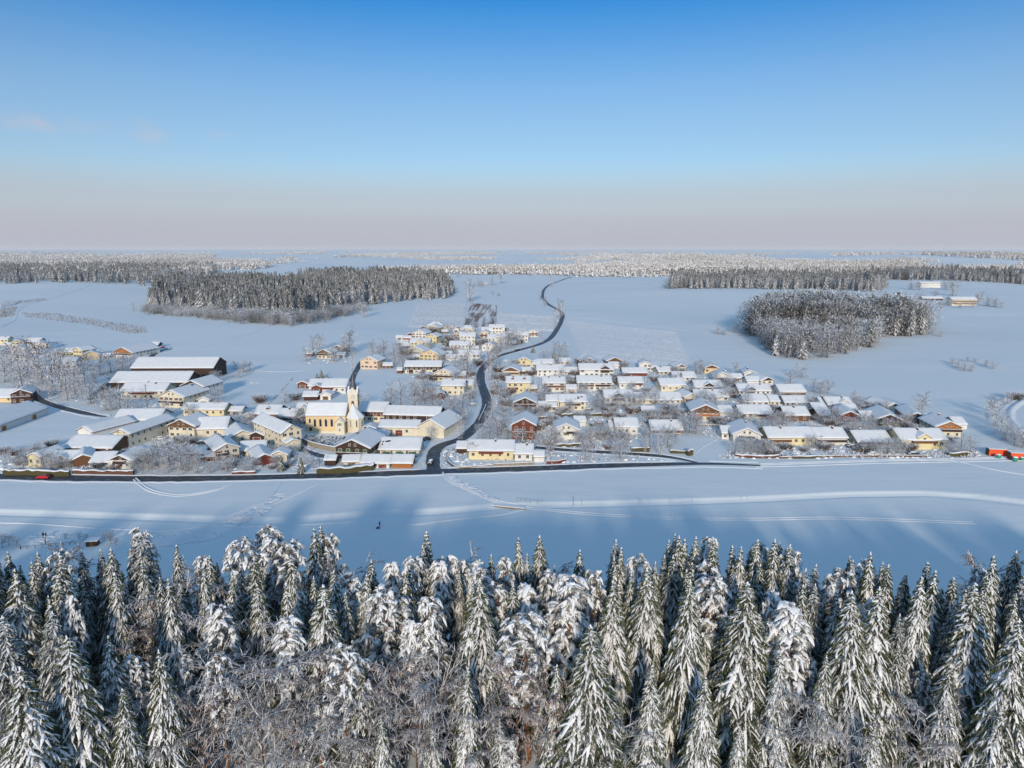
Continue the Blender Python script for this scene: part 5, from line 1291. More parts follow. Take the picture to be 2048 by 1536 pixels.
# choir: polygonal apse
acx, acy, ar = (708.5 - 650) * ux, 3.6, 3.75; mb = MB(); Ha = 6.4
ang = [radians(-150 + 60 * .75 * i) for i in range(9)]
ring = [(acx + ar * cos(a_), acy + ar * sin(a_)) for a_ in ang[:8]]
for i in range(8):
    a_, b_ = ring[i], ring[(i + 1) % 8]; mb.face([(a_[0], a_[1], -1), (b_[0], b_[1], -1), (b_[0], b_[1], Ha), (a_[0], a_[1], Ha)])
chr_ = link('choir', mb.mesh('choir', [cw]), ch)
mb = MB(); apx = ((702 - 650) * ux, 5.0, Ha + 5.6)
r1 = [(acx + (ar + .4) * cos(a_), acy + (ar + .4) * sin(a_), Ha - .1) for a_ in ang[:8]]
for i in range(8):
    a_, b_ = r1[i], r1[(i + 1) % 8]
    m1_ = tuple(a_[j] * .45 + apx[j] * .55 + (0, 0, -.25)[j] for j in range(3)); m2_ = tuple(b_[j] * .45 + apx[j] * .55 + (0, 0, -.25)[j] for j in range(3))
    mb.face([a_, b_, m2_, m1_]); mb.face([m1_, m2_, apx]); mb.face([(a_[0], a_[1], a_[2] - .3), (b_[0], b_[1], b_[2] - .3), b_, a_])
link('choir_roof', mb.mesh('choir_roof', [M['roofsnow']]), chr_)
for a_ in (-110, -68, -25): 
    aa = radians(a_); o = link('arched_window', archwin(.8, 3.0), chr_, (acx + (ar * .94) * cos(aa), acy + (ar * .94) * sin(aa), 2.2), aa + pi / 2)
# tower
tcx, tcy, th = (702 - 650) * ux, 8.0, 2.15; Hw = 16.3
mb = MB(); mb.box(tcx - th, tcx + th, tcy - th, tcy + th, -1, Hw)
gp = Hw + 2.4
for s_ in (-1, 1):
    mb.face([(tcx - th, tcy + s_ * th, Hw), (tcx + th, tcy + s_ * th, Hw), (tcx, tcy + s_ * th, gp)]); mb.face([(tcx + s_ * th, tcy - th, Hw), (tcx + s_ * th, tcy + th, Hw), (tcx + s_ * th, tcy, gp)])
tw = link('tower', mb.mesh('tower', [cw]), ch)
mb = MB()
for s_ in (-1, 1):      # snow on the four little gables
    for q in (-1, 1):
        y = tcy + s_ * (th + .18)
        mb.face([(tcx + q * (th + .25), y, Hw - .1), (tcx, y, gp + .3), (tcx, tcy, gp + .3), (tcx + q * (th + .25), tcy + s_ * .3, Hw - .1)])
        mb.face([(tcx + q * (th + .25), y, Hw - .4), (tcx, y, gp), (tcx, y, gp + .3), (tcx + q * (th + .25), y, Hw - .1)])
        x = tcx + s_ * (th + .18)
        mb.face([(x, tcy + q * (th + .25), Hw - .1), (x, tcy, gp + .3), (tcx, tcy, gp + .3), (tcx + s_ * .3, tcy + q * (th + .25), Hw - .1)])
        mb.face([(x, tcy + q * (th + .25), Hw - .4), (x, tcy, gp), (x, tcy, gp + .3), (x, tcy + q * (th + .25), Hw - .1)])
link('tower_snow', mb.mesh('tower_snow', [M['roofsnow']]), tw)
mb = MB(); k = 8; sz = gp + 6.2
rb = [(tcx + 2.0 * cos(2 * pi * i / k + .39), tcy + 2.0 * sin(2 * pi * i / k + .39), gp - .9) for i in range(k)]; rm = [(tcx + 1.1 * cos(2 * pi * i / k + .39), tcy + 1.1 * sin(2 * pi * i / k + .39), gp + 1.6) for i in range(k)]
for i in range(k):
    j = (i + 1) % k; mb.face([rb[i], rb[j], rm[j], rm[i]]); mb.face([rm[i], rm[j], (tcx, tcy, sz)])
sp = link('spire', mb.mesh('spire', [M['slate']]), tw)
mb = MB(); mb.box(tcx - .04, tcx + .04, tcy - .04, tcy + .04, sz - .1, sz + 1.5); mb.box(tcx - .4, tcx + .4, tcy - .04, tcy + .04, sz + .85, sz + .95); mb.blob((tcx, tcy, sz + .1), .16, .16, .16, 0, 6, 4, 0)
link('cross', mb.mesh('cross', [M['metal']]), sp)
def clock(ang_, cx_, cy_):
    mb = MB(); n = 16
    mb.face([(.75 * cos(2 * pi * i / n), -.05, .75 * sin(2 * pi * i / n)) for i in range(n)], 0); mb.face([(.6 * cos(2 * pi * i / n), -.08, .6 * sin(2 * pi * i / n)) for i in range(n)], 1)
    mb.box(-.04, .04, -.11, -.09, -.05, .5, 0); mb.box(-.05, .32, -.11, -.09, -.04, .04, 0)
    link('clock_face', mb.mesh('clock_face', [M['metal'], M['white']]), tw, (cx_, cy_, 14.5), ang_)
clock(0, tcx, tcy - th - .02); clock(pi / 2, tcx + th + .02, tcy)
BW = archwin(1.2, 2.3, 'r')
link('belfry_window', BW, tw, (tcx, tcy - th - .02, 10.6)); link('belfry_window', BW, tw, (tcx + th + .02, tcy, 10.6), pi / 2)
HOUSES.append((p[0] + 3, p[1] + 5, 14, 'the yellow church', 24, 14, p[0], p[1]))

# churchyard wall and gravestones
def wall_along(pts, h, t_, m, name, label, cat, cap=.22, step=2.0, group=None, lump=0.0):
    P = px_path(pts, step); T_ = np.gradient(P, axis=0); T_ /= np.linalg.norm(T_, axis=1)[:, None]; Nn = np.stack([-T_[:, 1], T_[:, 0]], 1); z = hz(P[:, 0], P[:, 1])
    r = random.Random(int(pts[0][0])); mb = MB(); pr = [(-1, -.3, 0), (-1, 1, 0), (1, 1, 0), (1, -.3, 0)]
    hs_ = [h * (1 + r.uniform(-lump, lump)) for _ in P]; ws = [t_ / 2 * (1 + r.uniform(-lump, lump)) for _ in P]
    n0 = 0; k = 4
    for i in range(len(P)):
        for a_, b_, _ in pr: mb.v.append((P[i][0] + Nn[i][0] * a_ * ws[i], P[i][1] + Nn[i][1] * a_ * ws[i], z[i] + (b_ * hs_[i] if b_ > 0 else -.3)))
    for i in range(len(P) - 1):
        for j in range(3): mb.f.append((i * k + j, i * k + j + 1, (i + 1) * k + j + 1, (i + 1) * k + j)); mb.m.append(0)
    mb.f.append((0, 1, 2, 3)); mb.m.append(0); q = (len(P) - 1) * k; mb.f.append((q + 3, q + 2, q + 1, q)); mb.m.append(0)
    cp = MB()
    for i in range(len(P)):
        c_ = cap * (1 + r.uniform(-.5, .5) * (1 if lump else .3)); w_ = ws[i] + .08
        for a_, b_ in ((-1, -.03), (-.85, .75), (0, 1), (.85, .75), (1, -.03)): cp.v.append((P[i][0] + Nn[i][0] * a_ * w_, P[i][1] + Nn[i][1] * a_ * w_, z[i] + hs_[i] + b_ * c_))
    for i in range(len(P) - 1):
        for j in range(4): cp.f.append((i * 5 + j, i * 5 + j + 1, (i + 1) * 5 + j + 1, (i + 1) * 5 + j)); cp.m.append(0)
    cp.f.append((0, 1, 2, 3, 4)); q = (len(P) - 1) * 5; cp.f.append((q + 4, q + 3, q + 2, q + 1, q)); cp.m += [0, 0]
    e_ = bpy.data.objects.new(name, None); COL.objects.link(e_); e_.location = (P[0][0], P[0][1], z[0])
    for nm, b_, mm_ in (({'hedge': 'foliage', 'wall': 'masonry', 'fence': 'boards'}[name], mb, m), ('snow_cap', cp, M['snow'])):
        b_.v = [(a - P[0][0], b - P[0][1], c_ - z[0]) for a, b, c_ in b_.v]
        link(nm, b_.mesh(nm, [mm_], nm == 'snow_cap'), e_)
    tag(e_, label, cat, group); return e_
wall_along([(597, 878), (606, 886), (622, 893), (650, 900), (672, 904), (688, 905)], 2.1, .5, M['stone'], 'wall', 'curved stone churchyard wall with snow on top', 'wall')
gm_ = MB(); gm_.box(-.35, .35, -.1, .1, 0, .95, 0); gm_.box(-.45, .45, -.25, .9, 0, .16, 0); gm_.box(-.38, .38, -.13, .13, .95, 1.12, 1); gm2 = MB(); gm2.box(-.06, .06, -.06, .06, 0, 1.35, 0); gm2.box(-.35, .35, -.06, .06, .85, .97, 0); gm2.box(-.3, .3, -.18, .18, 0, .35, 0); gm2.box(-.36, .36, -.08, .08, .97, 1.08, 1)
GM = [gm_.mesh('gravestone', [M['grave'], M['snow']]), gm2.mesh('grave_cross', [M['grave'], M['snow']])]
r4 = random.Random(9)
cyard = [(603, 874), (612, 872), (640, 872), (672, 875), (700, 873), (716, 870), (706, 884), (690, 893), (650, 890), (622, 884), (606, 880)]
C5 = G([q[0] for q in cyard], [q[1] for q in cyard])[:, :2]; lo, hi = C5.min(0), C5.max(0)
yy = lo[1]
while yy < hi[1]:
    xx = lo[0] + r4.random()
    while xx < hi[0]:
        if inside(xx, yy, C5) and r4.random() < .9:
            k_ = 0 if r4.random() < .7 else 1; o = link('gravestone', GM[k_], None, (xx, yy, float(hz(xx, yy))), r4.uniform(-.15, .15), r4.uniform(.7, 1.0))
            tag(o, ['dark gravestone with a snow cap in the churchyard in front of the yellow church', 'dark grave cross dusted with snow in the churchyard in front of the yellow church'][k_], 'gravestone', 'graves in the churchyard')
        xx += r4.uniform(1.3, 1.9)
    yy += 2.3
for i, (px, py) in enumerate([(736, 854), (742, 853), (748, 855), (754, 854), (740, 857), (746, 858), (751, 858)]):
    q = g1(px, py); o = link('gravestone', GM[0], None, tuple(q), 0, 1.1); tag(o, 'dark gravestone with a snow cap in the small plot right of the apse', 'gravestone', 'graves right of the apse')
# statue-like dark monument in the churchyard is left to the graves

# ---------------------------------------------------------------- hedges, walls, fences
HW = [
 ('hedge', [(8, 950), (60, 950), (112, 952), (140, 951)], 1.9, 1.3, 'hedge', 'long green-brown hedge by the main road at the far left'),
 ('hedge', [(146, 948), (200, 949), (268, 950)], 1.5, 1.0, 'hedgebrown', 'brown hedge in front of the white chalet by the road'),
 ('hedge', [(635, 946), (690, 945), (747, 939)], 2.0, 2.2, 'hedge', 'thick clipped hedge below the large chalet'),
 ('hedge', [(1065, 838), (1115, 837)], 1.2, .9, 'hedgebrown', 'reddish hedge below the dark chalet'),
 ('hedge', [(1122, 834), (1170, 832), (1226, 832)], 1.3, .9, 'hedge', 'long dark hedge between the third row and the front row'),
 ('hedge', [(1262, 904), (1298, 903)], 1.9, 1.2, 'hedge', 'short dark hedge block below the loggia house'),
 ('hedge', [(1180, 852), (1210, 850)], 1.4, 1.2, 'hedge', 'olive hedge beside the garden with the round tree'),
 ('hedge', [(1112, 894), (1162, 893)], 1.3, .9, 'hedge', 'dark hedge in front of the white house with timber corner'),
 ('hedge', [(1340, 906), (1376, 907)], 1.2, 1.0, 'hedge', 'snow covered hedge below the dark red balcony house'),
 ('hedge', [(1374, 911), (1384, 910)], 2.2, 1.8, 'hedge', 'tall olive clipped bush at the end of the side street'),
 ('hedge', [(1470, 914), (1520, 916), (1556, 915)], 1.0, 1.0, 'hedgebrown', 'low brown hedge below the big white gabled house'),
 ('hedge', [(1585, 917), (1640, 916)], .9, .9, 'hedge', 'row of low dark bushes below the yellow semi-detached house'),
 ('hedge', [(1896, 913), (1938, 912)], 1.5, 1.2, 'hedge', 'hedge at the right end of the front gardens'),
 ('hedge', [(465, 949), (512, 948)], 1.1, .9, 'hedgebrown', 'low reddish hedge by the road below the red-brown barn'),
 ('hedge', [(1030, 868), (1018, 864), (1000, 860)], 1.2, .9, 'hedge', 'little hedge left of the tall red-brown chalet'),
 ('wall', [(987, 933), (1030, 932), (1068, 930)], 1.2, .4, 'stone', 'brown retaining wall in front of the white terrace end'),
 ('wall', [(1093, 928), (1112, 928), (1131, 924)], 1.2, .35, 'r', 'low dark red garden wall beside the main road'),
 ('wall', [(893, 915), (902, 928), (920, 936), (960, 934), (985, 932)], .6, .35, 'stone', 'low curved garden wall at the junction'),
 ('wall', [(958, 842), (966, 826), (972, 812)], .8, .3, 'stone', 'low wall along the winding road'),
 ('wall', [(1395, 852), (1442, 853)], .9, .35, 'stone', 'retaining wall below the flower balcony chalet'),
 ('fence', [(1560, 917), (1700, 914), (1860, 914)], .7, .12, 'b', 'low brown fence along the snow covered road'),
 ('fence', [(1065, 886), (1062, 868), (1074, 850)], 1.0, .1, 'b', 'garden fence right of the tall red-brown chalet'),
 ('fence', [(1190, 898), (1176, 872), (1180, 858)], 1.0, .1, 'b', 'garden fence left of the round garden tree'),
 ('fence', [(893, 908), (893, 922), (906, 934)], .8, .1, 'd', 'dark fence around the garden at the junction'),
]
for nm, pts, h, t_, m, lb in HW: wall_along(pts, h, t_, M[m], nm, lb, nm, step=1.5, lump=.16 if nm == 'hedge' else 0, cap=.3 if nm == 'hedge' else .2)

# stone culvert over the creek
q = g1(1018, 1017); mb = MB(); 
for i in range(6):
    a_ = i * 1.7; mb.box(-5 + a_, -5 + a_ + 1.65, -.5, .4, -.3 - .02 * i, .9 - .05 * abs(i - 2.5), 0)
mb.box(-5.1, 5.3, -.6, 1.4, .86, 1.06, 1)
o = link('culvert', mb.mesh('culvert', [M['stone'], M['snow']]), None, (q[0], q[1], q[2] - .2), radians(-14)); tag(o, 'small brown stone culvert where the track crosses the creek', 'culvert')
q = g1(1062, 1003); P = px_path([(1033, 1002), (1060, 1007), (1085, 1013)], 1.5); mb = MB()
for i in range(len(P) - 1):
    a_, b_ = P[i], P[i + 1]; z = .95; mb.tube([(a_[0], a_[1], z + .9), (b_[0], b_[1], z + .9)], [.06, .06], 4)
    mb.tube([(a_[0], a_[1], z - .2), (a_[0], a_[1], z + .9)], [.06, .06], 4)
o = link('railing', mb.mesh('railing', [M['stone']])); tag(o, 'grey wooden railing along the far side of the creek track', 'railing')
# ---------------------------------------------------------------- cars
def car(px, py, rot, paint, label, snowy_=True, L=4.2):
    q = g1(px, py); e_ = bpy.data.objects.new('parked_car', None); COL.objects.link(e_); e_.location = tuple(q + np.array([0, 0, .06])); e_.rotation_euler = (0, 0, radians(rot))
    h = L / 2; mb = MB()
    prof = [(-h, .35), (-h, .80), (-h * .93, .92), (-h * .42, 1.0), (-h * .12, 1.40), (h * .48, 1.42), (h * .88, 1.0), (h * .98, .85), (h, .35)]
    for s in (-1, 1):
        pts = [(x, s * (.85 if z < 1.05 else .68), z) for x, z in prof]; mb.face(pts if s < 0 else pts[::-1], 0)
    for i in range(len(prof) - 1):
        (xa, za), (xb, zb) = prof[i], prof[i + 1]; wa, wb = (.85 if za < 1.05 else .68), (.85 if zb < 1.05 else .68)
        mb.face([(xa, wa, za), (xb, wb, zb), (xb, -wb, zb), (xa, -wa, za)], 0)
    link('body', mb.mesh('body', [paint]), e_)
    mb = MB()
    for s in (-1, 1):
        q4 = [(-h * .34, 1.04), (-h * .12, 1.33), (h * .44, 1.35), (h * .72, 1.06)]; mb.face([(x, s * (.86 if z < 1.1 else .72), z) for x, z in q4], 0)
    mb.face([(-h * .41, -.66, 1.03), (-h * .41, .66, 1.03), (-h * .14, .60, 1.39), (-h * .14, -.60, 1.39)]); mb.face([(h * .87, -.66, 1.03), (h * .87, .66, 1.03), (h * .50, .60, 1.43), (h * .50, -.60, 1.43)])
    link('windows', mb.mesh('car_windows', [M['glass']]), e_)
    wm = MB(); n = 10
    for y in (-.1, .1): wm.face([(.33 * cos(2 * pi * i / n), y, .33 * sin(2 * pi * i / n)) for i in range(n)])
    for i in range(n):
        a_, b_ = 2 * pi * i / n, 2 * pi * (i + 1) / n; wm.face([(.33 * cos(a_), -.1, .33 * sin(a_)), (.33 * cos(b_), -.1, .33 * sin(b_)), (.33 * cos(b_), .1, .33 * sin(b_)), (.33 * cos(a_), .1, .33 * sin(a_))])
    WM = wm.mesh('wheel', [M['tyre']])
    for x in (-h * .62, h * .62):
        for y in (-.8, .8): link('wheel', WM, e_, (x, y, .33))
    for y in (-.6, .6): 
        hb = MB(); hb.box(-h - .02, -h + .05, y - .15, y + .15, .62, .76); link('headlight', hb.mesh('headlight', [M['white']]), e_)
    if snowy_:
        sb = MB(); sb.blob((0, 0, 1.38), h * .62, .78, .30, 0, 10, 6, .06); sb.blob((-h * .68, 0, .95), h * .3, .78, .16, 0, 10, 5, .06); link('snow_cover', sb.mesh('snow_cover', [M['snow']], True), e_)
    tag(e_, label, 'car'); return e_
car(87, 957.5, 0, M['red'], 'bright red car driving on the wet main road', False)
car(1539, 838, 10, M['red'], 'red car parked beside the house with carport', False)
car(323, 696, 0, M['red'], 'dark red car in front of the far left farm')
car(741, 872, 5, M['white'], 'snow covered car beside the hipped garage')
car(852, 880, 10, M['metal'], 'dark car under a bare tree at the parish barn corner', False)
car(980, 757, 80, M['white'], 'snow buried car parked just right of the winding road')
car(986, 768, 80, M['metal'], 'second snow buried car right of the winding road')
car(945, 810, 6, M['white'], 'snow covered car in the meadow left of the winding road')
car(884, 783, 3, M['white'], 'white snow covered car below the cream gabled house')
car(1012, 724, 20, M['white'], 'white car with snowy roof at the road bend')
car(1035, 701, 20, M['blue'], 'dark blue car beside the road below the upper houses')
car(336, 699, 0, M['white'], 'white van-like car at the end of the far left lane')
car(200, 908, 60, M['white'], 'snow covered car beside the dark timber barn')
car(1215, 771, 0, M['white'], 'snow covered car right of the very wide white house')
car(1745, 911, 2, M['white'], 'snow covered car in front of the cream house with orange balcony')
car(1826, 911, 2, M['metal'], 'snow covered car below the large yellow house')
car(320, 880, 35, M['white'], 'snow covered car in the yard of the cream stable house')
car(312, 870, 35, M['metal'], 'dark snow covered car behind another in the stable yard')
car(296, 800, 0, M['white'], 'snow covered car in front of the farmhouse with red-brown balcony')

for px, py, ro, lb in [(1012, 792, 0, 'snow covered car in front of the bright yellow house'), (1092, 790, 5, 'snow covered car below the brown balcony house'), (1178, 822, 0, 'snow covered car right of the solar panel house'), (1216, 786, 4, 'snow covered car by the very wide white house'),
        (1446, 838, 6, 'snow covered car in front of the garage by the flower balcony chalet'), (1570, 893, 3, 'snow covered car left of the long yellow house'), (1704, 896, 3, 'snow covered car right of the boxed balcony house'), (1795, 893, 80, 'snow covered car between two front houses at the right'),
        (862, 927, 80, 'snow covered car on the forecourt beside the orange shed'), (905, 708, 10, 'snow covered car on the upper lane'), (890, 700, 20, 'second snow covered car on the upper lane'), (442, 886, 20, 'snow covered car before the inn complex'), (404, 888, 0, 'snow covered car under the inn windows'), (330, 892, 30, 'snow covered car above the big shrubs'), (935, 902, 0, 'snow covered car by the dark carport')]:
    car(px, py, ro, M['white'] if px % 2 else M['metal'], lb)
# ---------------------------------------------------------------- containers, bins at the right edge
def container(px, py, L, rot, label):
    q = g1(px, py); e_ = bpy.data.objects.new('container', None); COL.objects.link(e_); e_.location = (q[0], q[1] + 1.2, q[2]); e_.rotation_euler = (0, 0, radians(rot))
    mb = MB(); n = int(L / .4)
    for i in range(n):
        x = -L / 2 + i * L / n; d = .04 if i % 2 else 0; mb.box(x, x + L / n, -1.2 - d, 1.2 + d, .15, 2.55, 0)
    link('body', mb.mesh('container_body', [M['orange']]), e_)
    mb = MB(); 
    for x in (-L / 2 - .05, L / 2 + .05): mb.box(x - .06, x + .06, -1.27, 1.27, 0, 2.6, 0)
    mb.box(-L / 2 + .02, L / 2 - .02, -1.26, 1.26, 2.551, 2.65, 0); link('frame', mb.mesh('container_frame', [M['eave']]), e_)
    mb = MB(); mb.box(-L / 2 - .05, L / 2 + .05, -1.2, 1.2, 2.65, 2.85); link('snow_cover', mb.mesh('snow_cover', [M['snow']]), e_); tag(e_, label, 'container')
container(1996, 912, 6.4, -8, 'bright orange-red container, left one of the pair at the right edge')
container(2040, 920, 6.4, -8, 'orange-red container nearest the right picture edge')
q = g1(2019, 910); mb = MB(); 
for i in range(7): mb.box(-3.4 + i, -3.4 + i + .96, -1.2, 1.2, 0, 1.9 + .05 * (i % 2))
o = link('storage_tent', mb.mesh('storage_tent', [M['white']]), None, (q[0], q[1] + 1, q[2]), radians(-8)); tag(o, 'low white ribbed tent between the two orange containers', 'tent')
def gbin(px, py, s, label):
    q = g1(px, py); e_ = bpy.data.objects.new('recycling_bin', None); COL.objects.link(e_); e_.location = tuple(q)
    mb = MB(); mb.blob((0, 0, .85 * s), .95 * s, .8 * s, .85 * s, 0, 12, 8, 0); link('body', mb.mesh('bin_body', [M['green']], True), e_)
    mb = MB(); mb.blob((0, .1, 1.55 * s), .85 * s, .75 * s, .3 * s, 0, 10, 6, .08); link('snow_cap', mb.mesh('bin_snow', [M['snow']], True), e_); tag(e_, label, 'bin')
gbin(1997, 917, 1.0, 'round green bin with a snow cap before the left orange container')
gbin(2030, 923, 1.1, 'green rounded bin before the right orange container')
gbin(2044, 921, .8, 'smaller green bin at the very right edge')

# ---------------------------------------------------------------- hut, jetty rail, people by the pond
q = g1(186, 1090); e_ = bpy.data.objects.new('hut', None); COL.objects.link(e_); e_.location = tuple(q); e_.rotation_euler = (0, 0, radians(8)); tag(e_, 'tiny dark brown wooden hut by the snowy pond at the left', 'hut')
mb = MB(); mb.box(-1.4, 1.4, -1, 1, 0, 1.5); link('wall', mb.mesh('hut_wall', [M['d']]), e_); mb = MB(); mb.box(-1.7, 1.8, -1.3, 1.3, 1.5, 1.75); link('roof_snow', mb.mesh('hut_snow', [M['snow']]), e_); mb = MB(); mb.box(-.4, .4, -1.04, -.99, .1, 1.2); link('door', mb.mesh('hut_door', [M['b']]), e_)
P = px_path([(42, 1098), (70, 1096), (98, 1093), (126, 1091), (150, 1088)], 1.8); mb = MB()
for i in range(len(P)):
    z = float(hz(*P[i])); mb.tube([(P[i][0], P[i][1], z), (P[i][0], P[i][1], z + .75)], [.07, .07], 5)
    if i: z0 = float(hz(*P[i - 1])); mb.tube([(P[i - 1][0], P[i - 1][1], z0 + .7), (P[i][0], P[i][1], z + .7)], [.07, .07], 4)
o = link('railing', mb.mesh('railing', [M['d']])); tag(o, 'low dark wooden railing beside the snowy pond at the left', 'railing')
POSTS = []; LASTPOST = [None]
def post(px, py, h, name, label, cat, r_=.1, m='d', head=True):
    q = g1(px, py); mb = MB(); mb.tube([(0, 0, -.2), (0, 0, h)], [r_, r_ * .7], 6, 0)
    e_ = bpy.data.objects.new(name, None); COL.objects.link(e_); e_.location = tuple(q); tag(e_, label, cat); LASTPOST[0] = e_; link('pole', mb.mesh('pole', [M[m]]), e_)
    if head: mb = MB(); mb.box(-.9, .9, -.06, .06, h - .5, h - .35); mb.box(-.12, .12, -.12, .12, h, h + .2, 0); link('crossarm', mb.mesh('crossarm', [M[m]]), e_)
post(295, 818, 12.5, 'utility_pole', 'tall wooden utility pole before the red-brown balcony farmhouse', 'pole', .16, 'eave')
post(41, 1098, 1.2, 'wooden_post', 'dark post at the left end of the pond railing', 'post', .12, head=False)
post(97, 1092, 1.5, 'wooden_post', 'dark post in the middle of the pond railing', 'post', .12, head=False)
post(91, 1086, 1.3, 'wooden_post', 'dark post behind the pond railing', 'post', .16, head=False)
post(964, 848, 3.0, 'marker_pole', 'orange-tipped snow pole beside the lower road bend', 'pole', .1, 't', head=False)
post(1268, 884, 3.2, 'street_lamp', 'slim street lamp in front of the loggia house', 'lamp', .07, 'metal')

for px, py, h in [(120, 928, 6), (508, 946, 6), (640, 944, 6), (868, 930, 6), (1100, 930, 6), (1250, 906, 6), (975, 838, 6), (958, 770, 6), (1080, 745, 6), (1300, 815, 6), (1480, 850, 6), (1640, 900, 6), (1760, 915, 6), (240, 902, 8), (440, 905, 8), (1230, 760, 7)]:
    q = g1(px, py); post(px, py, h, 'street_lamp' if h < 7 else 'utility_pole', ('thin street lamp at ' if h < 7 else 'wooden utility pole at ') + 'the roadside near the ' + 'XX', 'lamp' if h < 7 else 'pole', .07, 'metal' if h < 7 else 'eave', True); POSTS.append(COL.objects[-2] if False else LASTPOST[0])
def person(px, py, rot, coat, legs_, label, H=1.72, lean=.0):
    q = g1(px, py); mb = MB(); s = H / 1.72
    def P_(x, y, z): return (x * s, y * s, z * s)
    bm = bpy.data.meshes.new('body')
    vs = [P_(0, 0, .92), P_(0, .02, 1.15), P_(0, .03, 1.40), P_(0, .02, 1.50), P_(0, -.01, 1.60), P_(0, -.01, 1.70),
          P_(-.10, 0, .86), P_(-.11, -.14, .48), P_(-.11, -.08, .08), P_(-.11, -.22, .04), P_(.10, 0, .86), P_(.11, .12, .48), P_(.11, .22, .10), P_(.11, .10, .04),
          P_(-.20, .03, 1.38), P_(-.26, -.08, 1.12), P_(-.24, -.22, .92), P_(.20, .03, 1.38), P_(.27, .10, 1.12), P_(.25, .02, .88)]
    es = [(0, 1), (1, 2), (2, 3), (3, 4), (4, 5), (0, 6), (6, 7), (7, 8), (8, 9), (0, 10), (10, 11), (11, 12), (12, 13), (2, 14), (14, 15), (15, 16), (2, 17), (17, 18), (18, 19)]
    bm.from_pydata(vs, es, []); ob = bpy.data.objects.new('body', bm); COL.objects.link(ob)
    ob.modifiers.new('skin', 'SKIN'); 
    rads = [.16, .15, .17, .065, .10, .085, .10, .07, .05, .045, .10, .07, .05, .045, .075, .055, .04, .075, .055, .04]
    lay = bm.skin_vertices[0] if bm.skin_vertices else None
    if lay:
        for i, r_ in enumerate(rads): lay.data[i].radius = (r_ * s, r_ * s * .85)
        lay.data[0].use_root = True
    sd = ob.modifiers.new('sub', 'SUBSURF'); sd.levels = 1; sd.render_levels = 1
    bm.materials.append(M[legs_])
    e_ = bpy.data.objects.new('person', None); COL.objects.link(e_); e_.location = tuple(q); e_.rotation_euler = (0, 0, radians(rot)); ob.parent = e_; tag(e_, label, 'person')
    mb = MB(); mb.tube([P_(0, .01, .80), P_(0, .02, 1.0), P_(0, .03, 1.25), P_(0, .02, 1.46)], [.20 * s, .19 * s, .22 * s, .10 * s], 10); 
    for sg in (-1, 1): mb.tube([P_(sg * .17, .03, 1.42), P_(sg * .25, -.08 * sg * -1, 1.14), P_(sg * .25, -.18 if sg < 0 else .0, .93)], [.09 * s, .075 * s, .06 * s], 8)
    link('jacket', mb.mesh('jacket', [M[coat]], True), e_)
    mb = MB(); mb.blob(P_(0, .01, 1.70), .115 * s, .12 * s, .10 * s, 0, 8, 6, 0); link('cap', mb.mesh('cap', [M['blue']], True), e_)
    return e_
person(759.5, 1054, 70, 'blue', 'blue', 'person in dark clothes walking alone across the shaded meadow', 1.75)
q = g1(756, 1057); mb = MB(); mb.box(-.5, .45, -.22, .22, .12, .24, 0); mb.box(-.55, .5, -.2, -.15, 0, .12, 0); mb.box(-.55, .5, .15, .2, 0, .12, 0); mb.box(-.35, .4, -.2, .2, .24, .5, 0)
sm = MB(); o = link('sledge', mb.mesh('sledge', [mat('magenta_plastic', (.22, .02, .09), .5)]), None, tuple(q), radians(15)); tag(o, 'small dark pink sledge behind the walker on the meadow', 'sledge')
person(87, 1076, 20, 'blue', 'blue', 'left one of two dark dressed people beyond the pond', 1.7)
person(92.5, 1075.5, -30, 'blue', 'blue', 'right one of two dark dressed people beyond the pond', 1.6)

# ---------------------------------------------------------------- wire fence at the bottom edge
fx0, fx1, fy = plane(722, 1489, 2)[0], 112, plane(1024, 1489, 2)[1]
e_ = bpy.data.objects.new('wire_fence', None); COL.objects.link(e_); e_.location = (fx0, fy, 0); tag(e_, 'rimed wire fence with thin posts along the bottom of the picture', 'fence')
pm = MB(); pm.tube([(0, 0, -.2), (0, 0, 2.1)], [.06, .05], 6); PM = pm.mesh('post', [M['bark']]); n_ = 40
for i in range(n_): link('post', PM, e_, (i * (fx1 - fx0) / (n_ - 1), 0, float(hz(fx0 + i * (fx1 - fx0) / (n_ - 1), fy))))
mb = MB(); xs = np.linspace(0, fx1 - fx0, 80)
for zz in (.3, .6, .9, 1.2, 1.6, 2.0): mb.tube([(x, 0, zz + .03 * sin(x)) for x in xs], [.03 if zz < 2 else .075] * len(xs), 3, 0, cap=False)
for i in range(500): 
    x = (fx1 - fx0) * i / 500; mb.tube([(x, 0, .05), (x, 0, 2.0)], [.02, .02], 3, 0, cap=False)
link('wire_mesh', mb.mesh('wire_mesh', [M['twiggrey']]), e_)

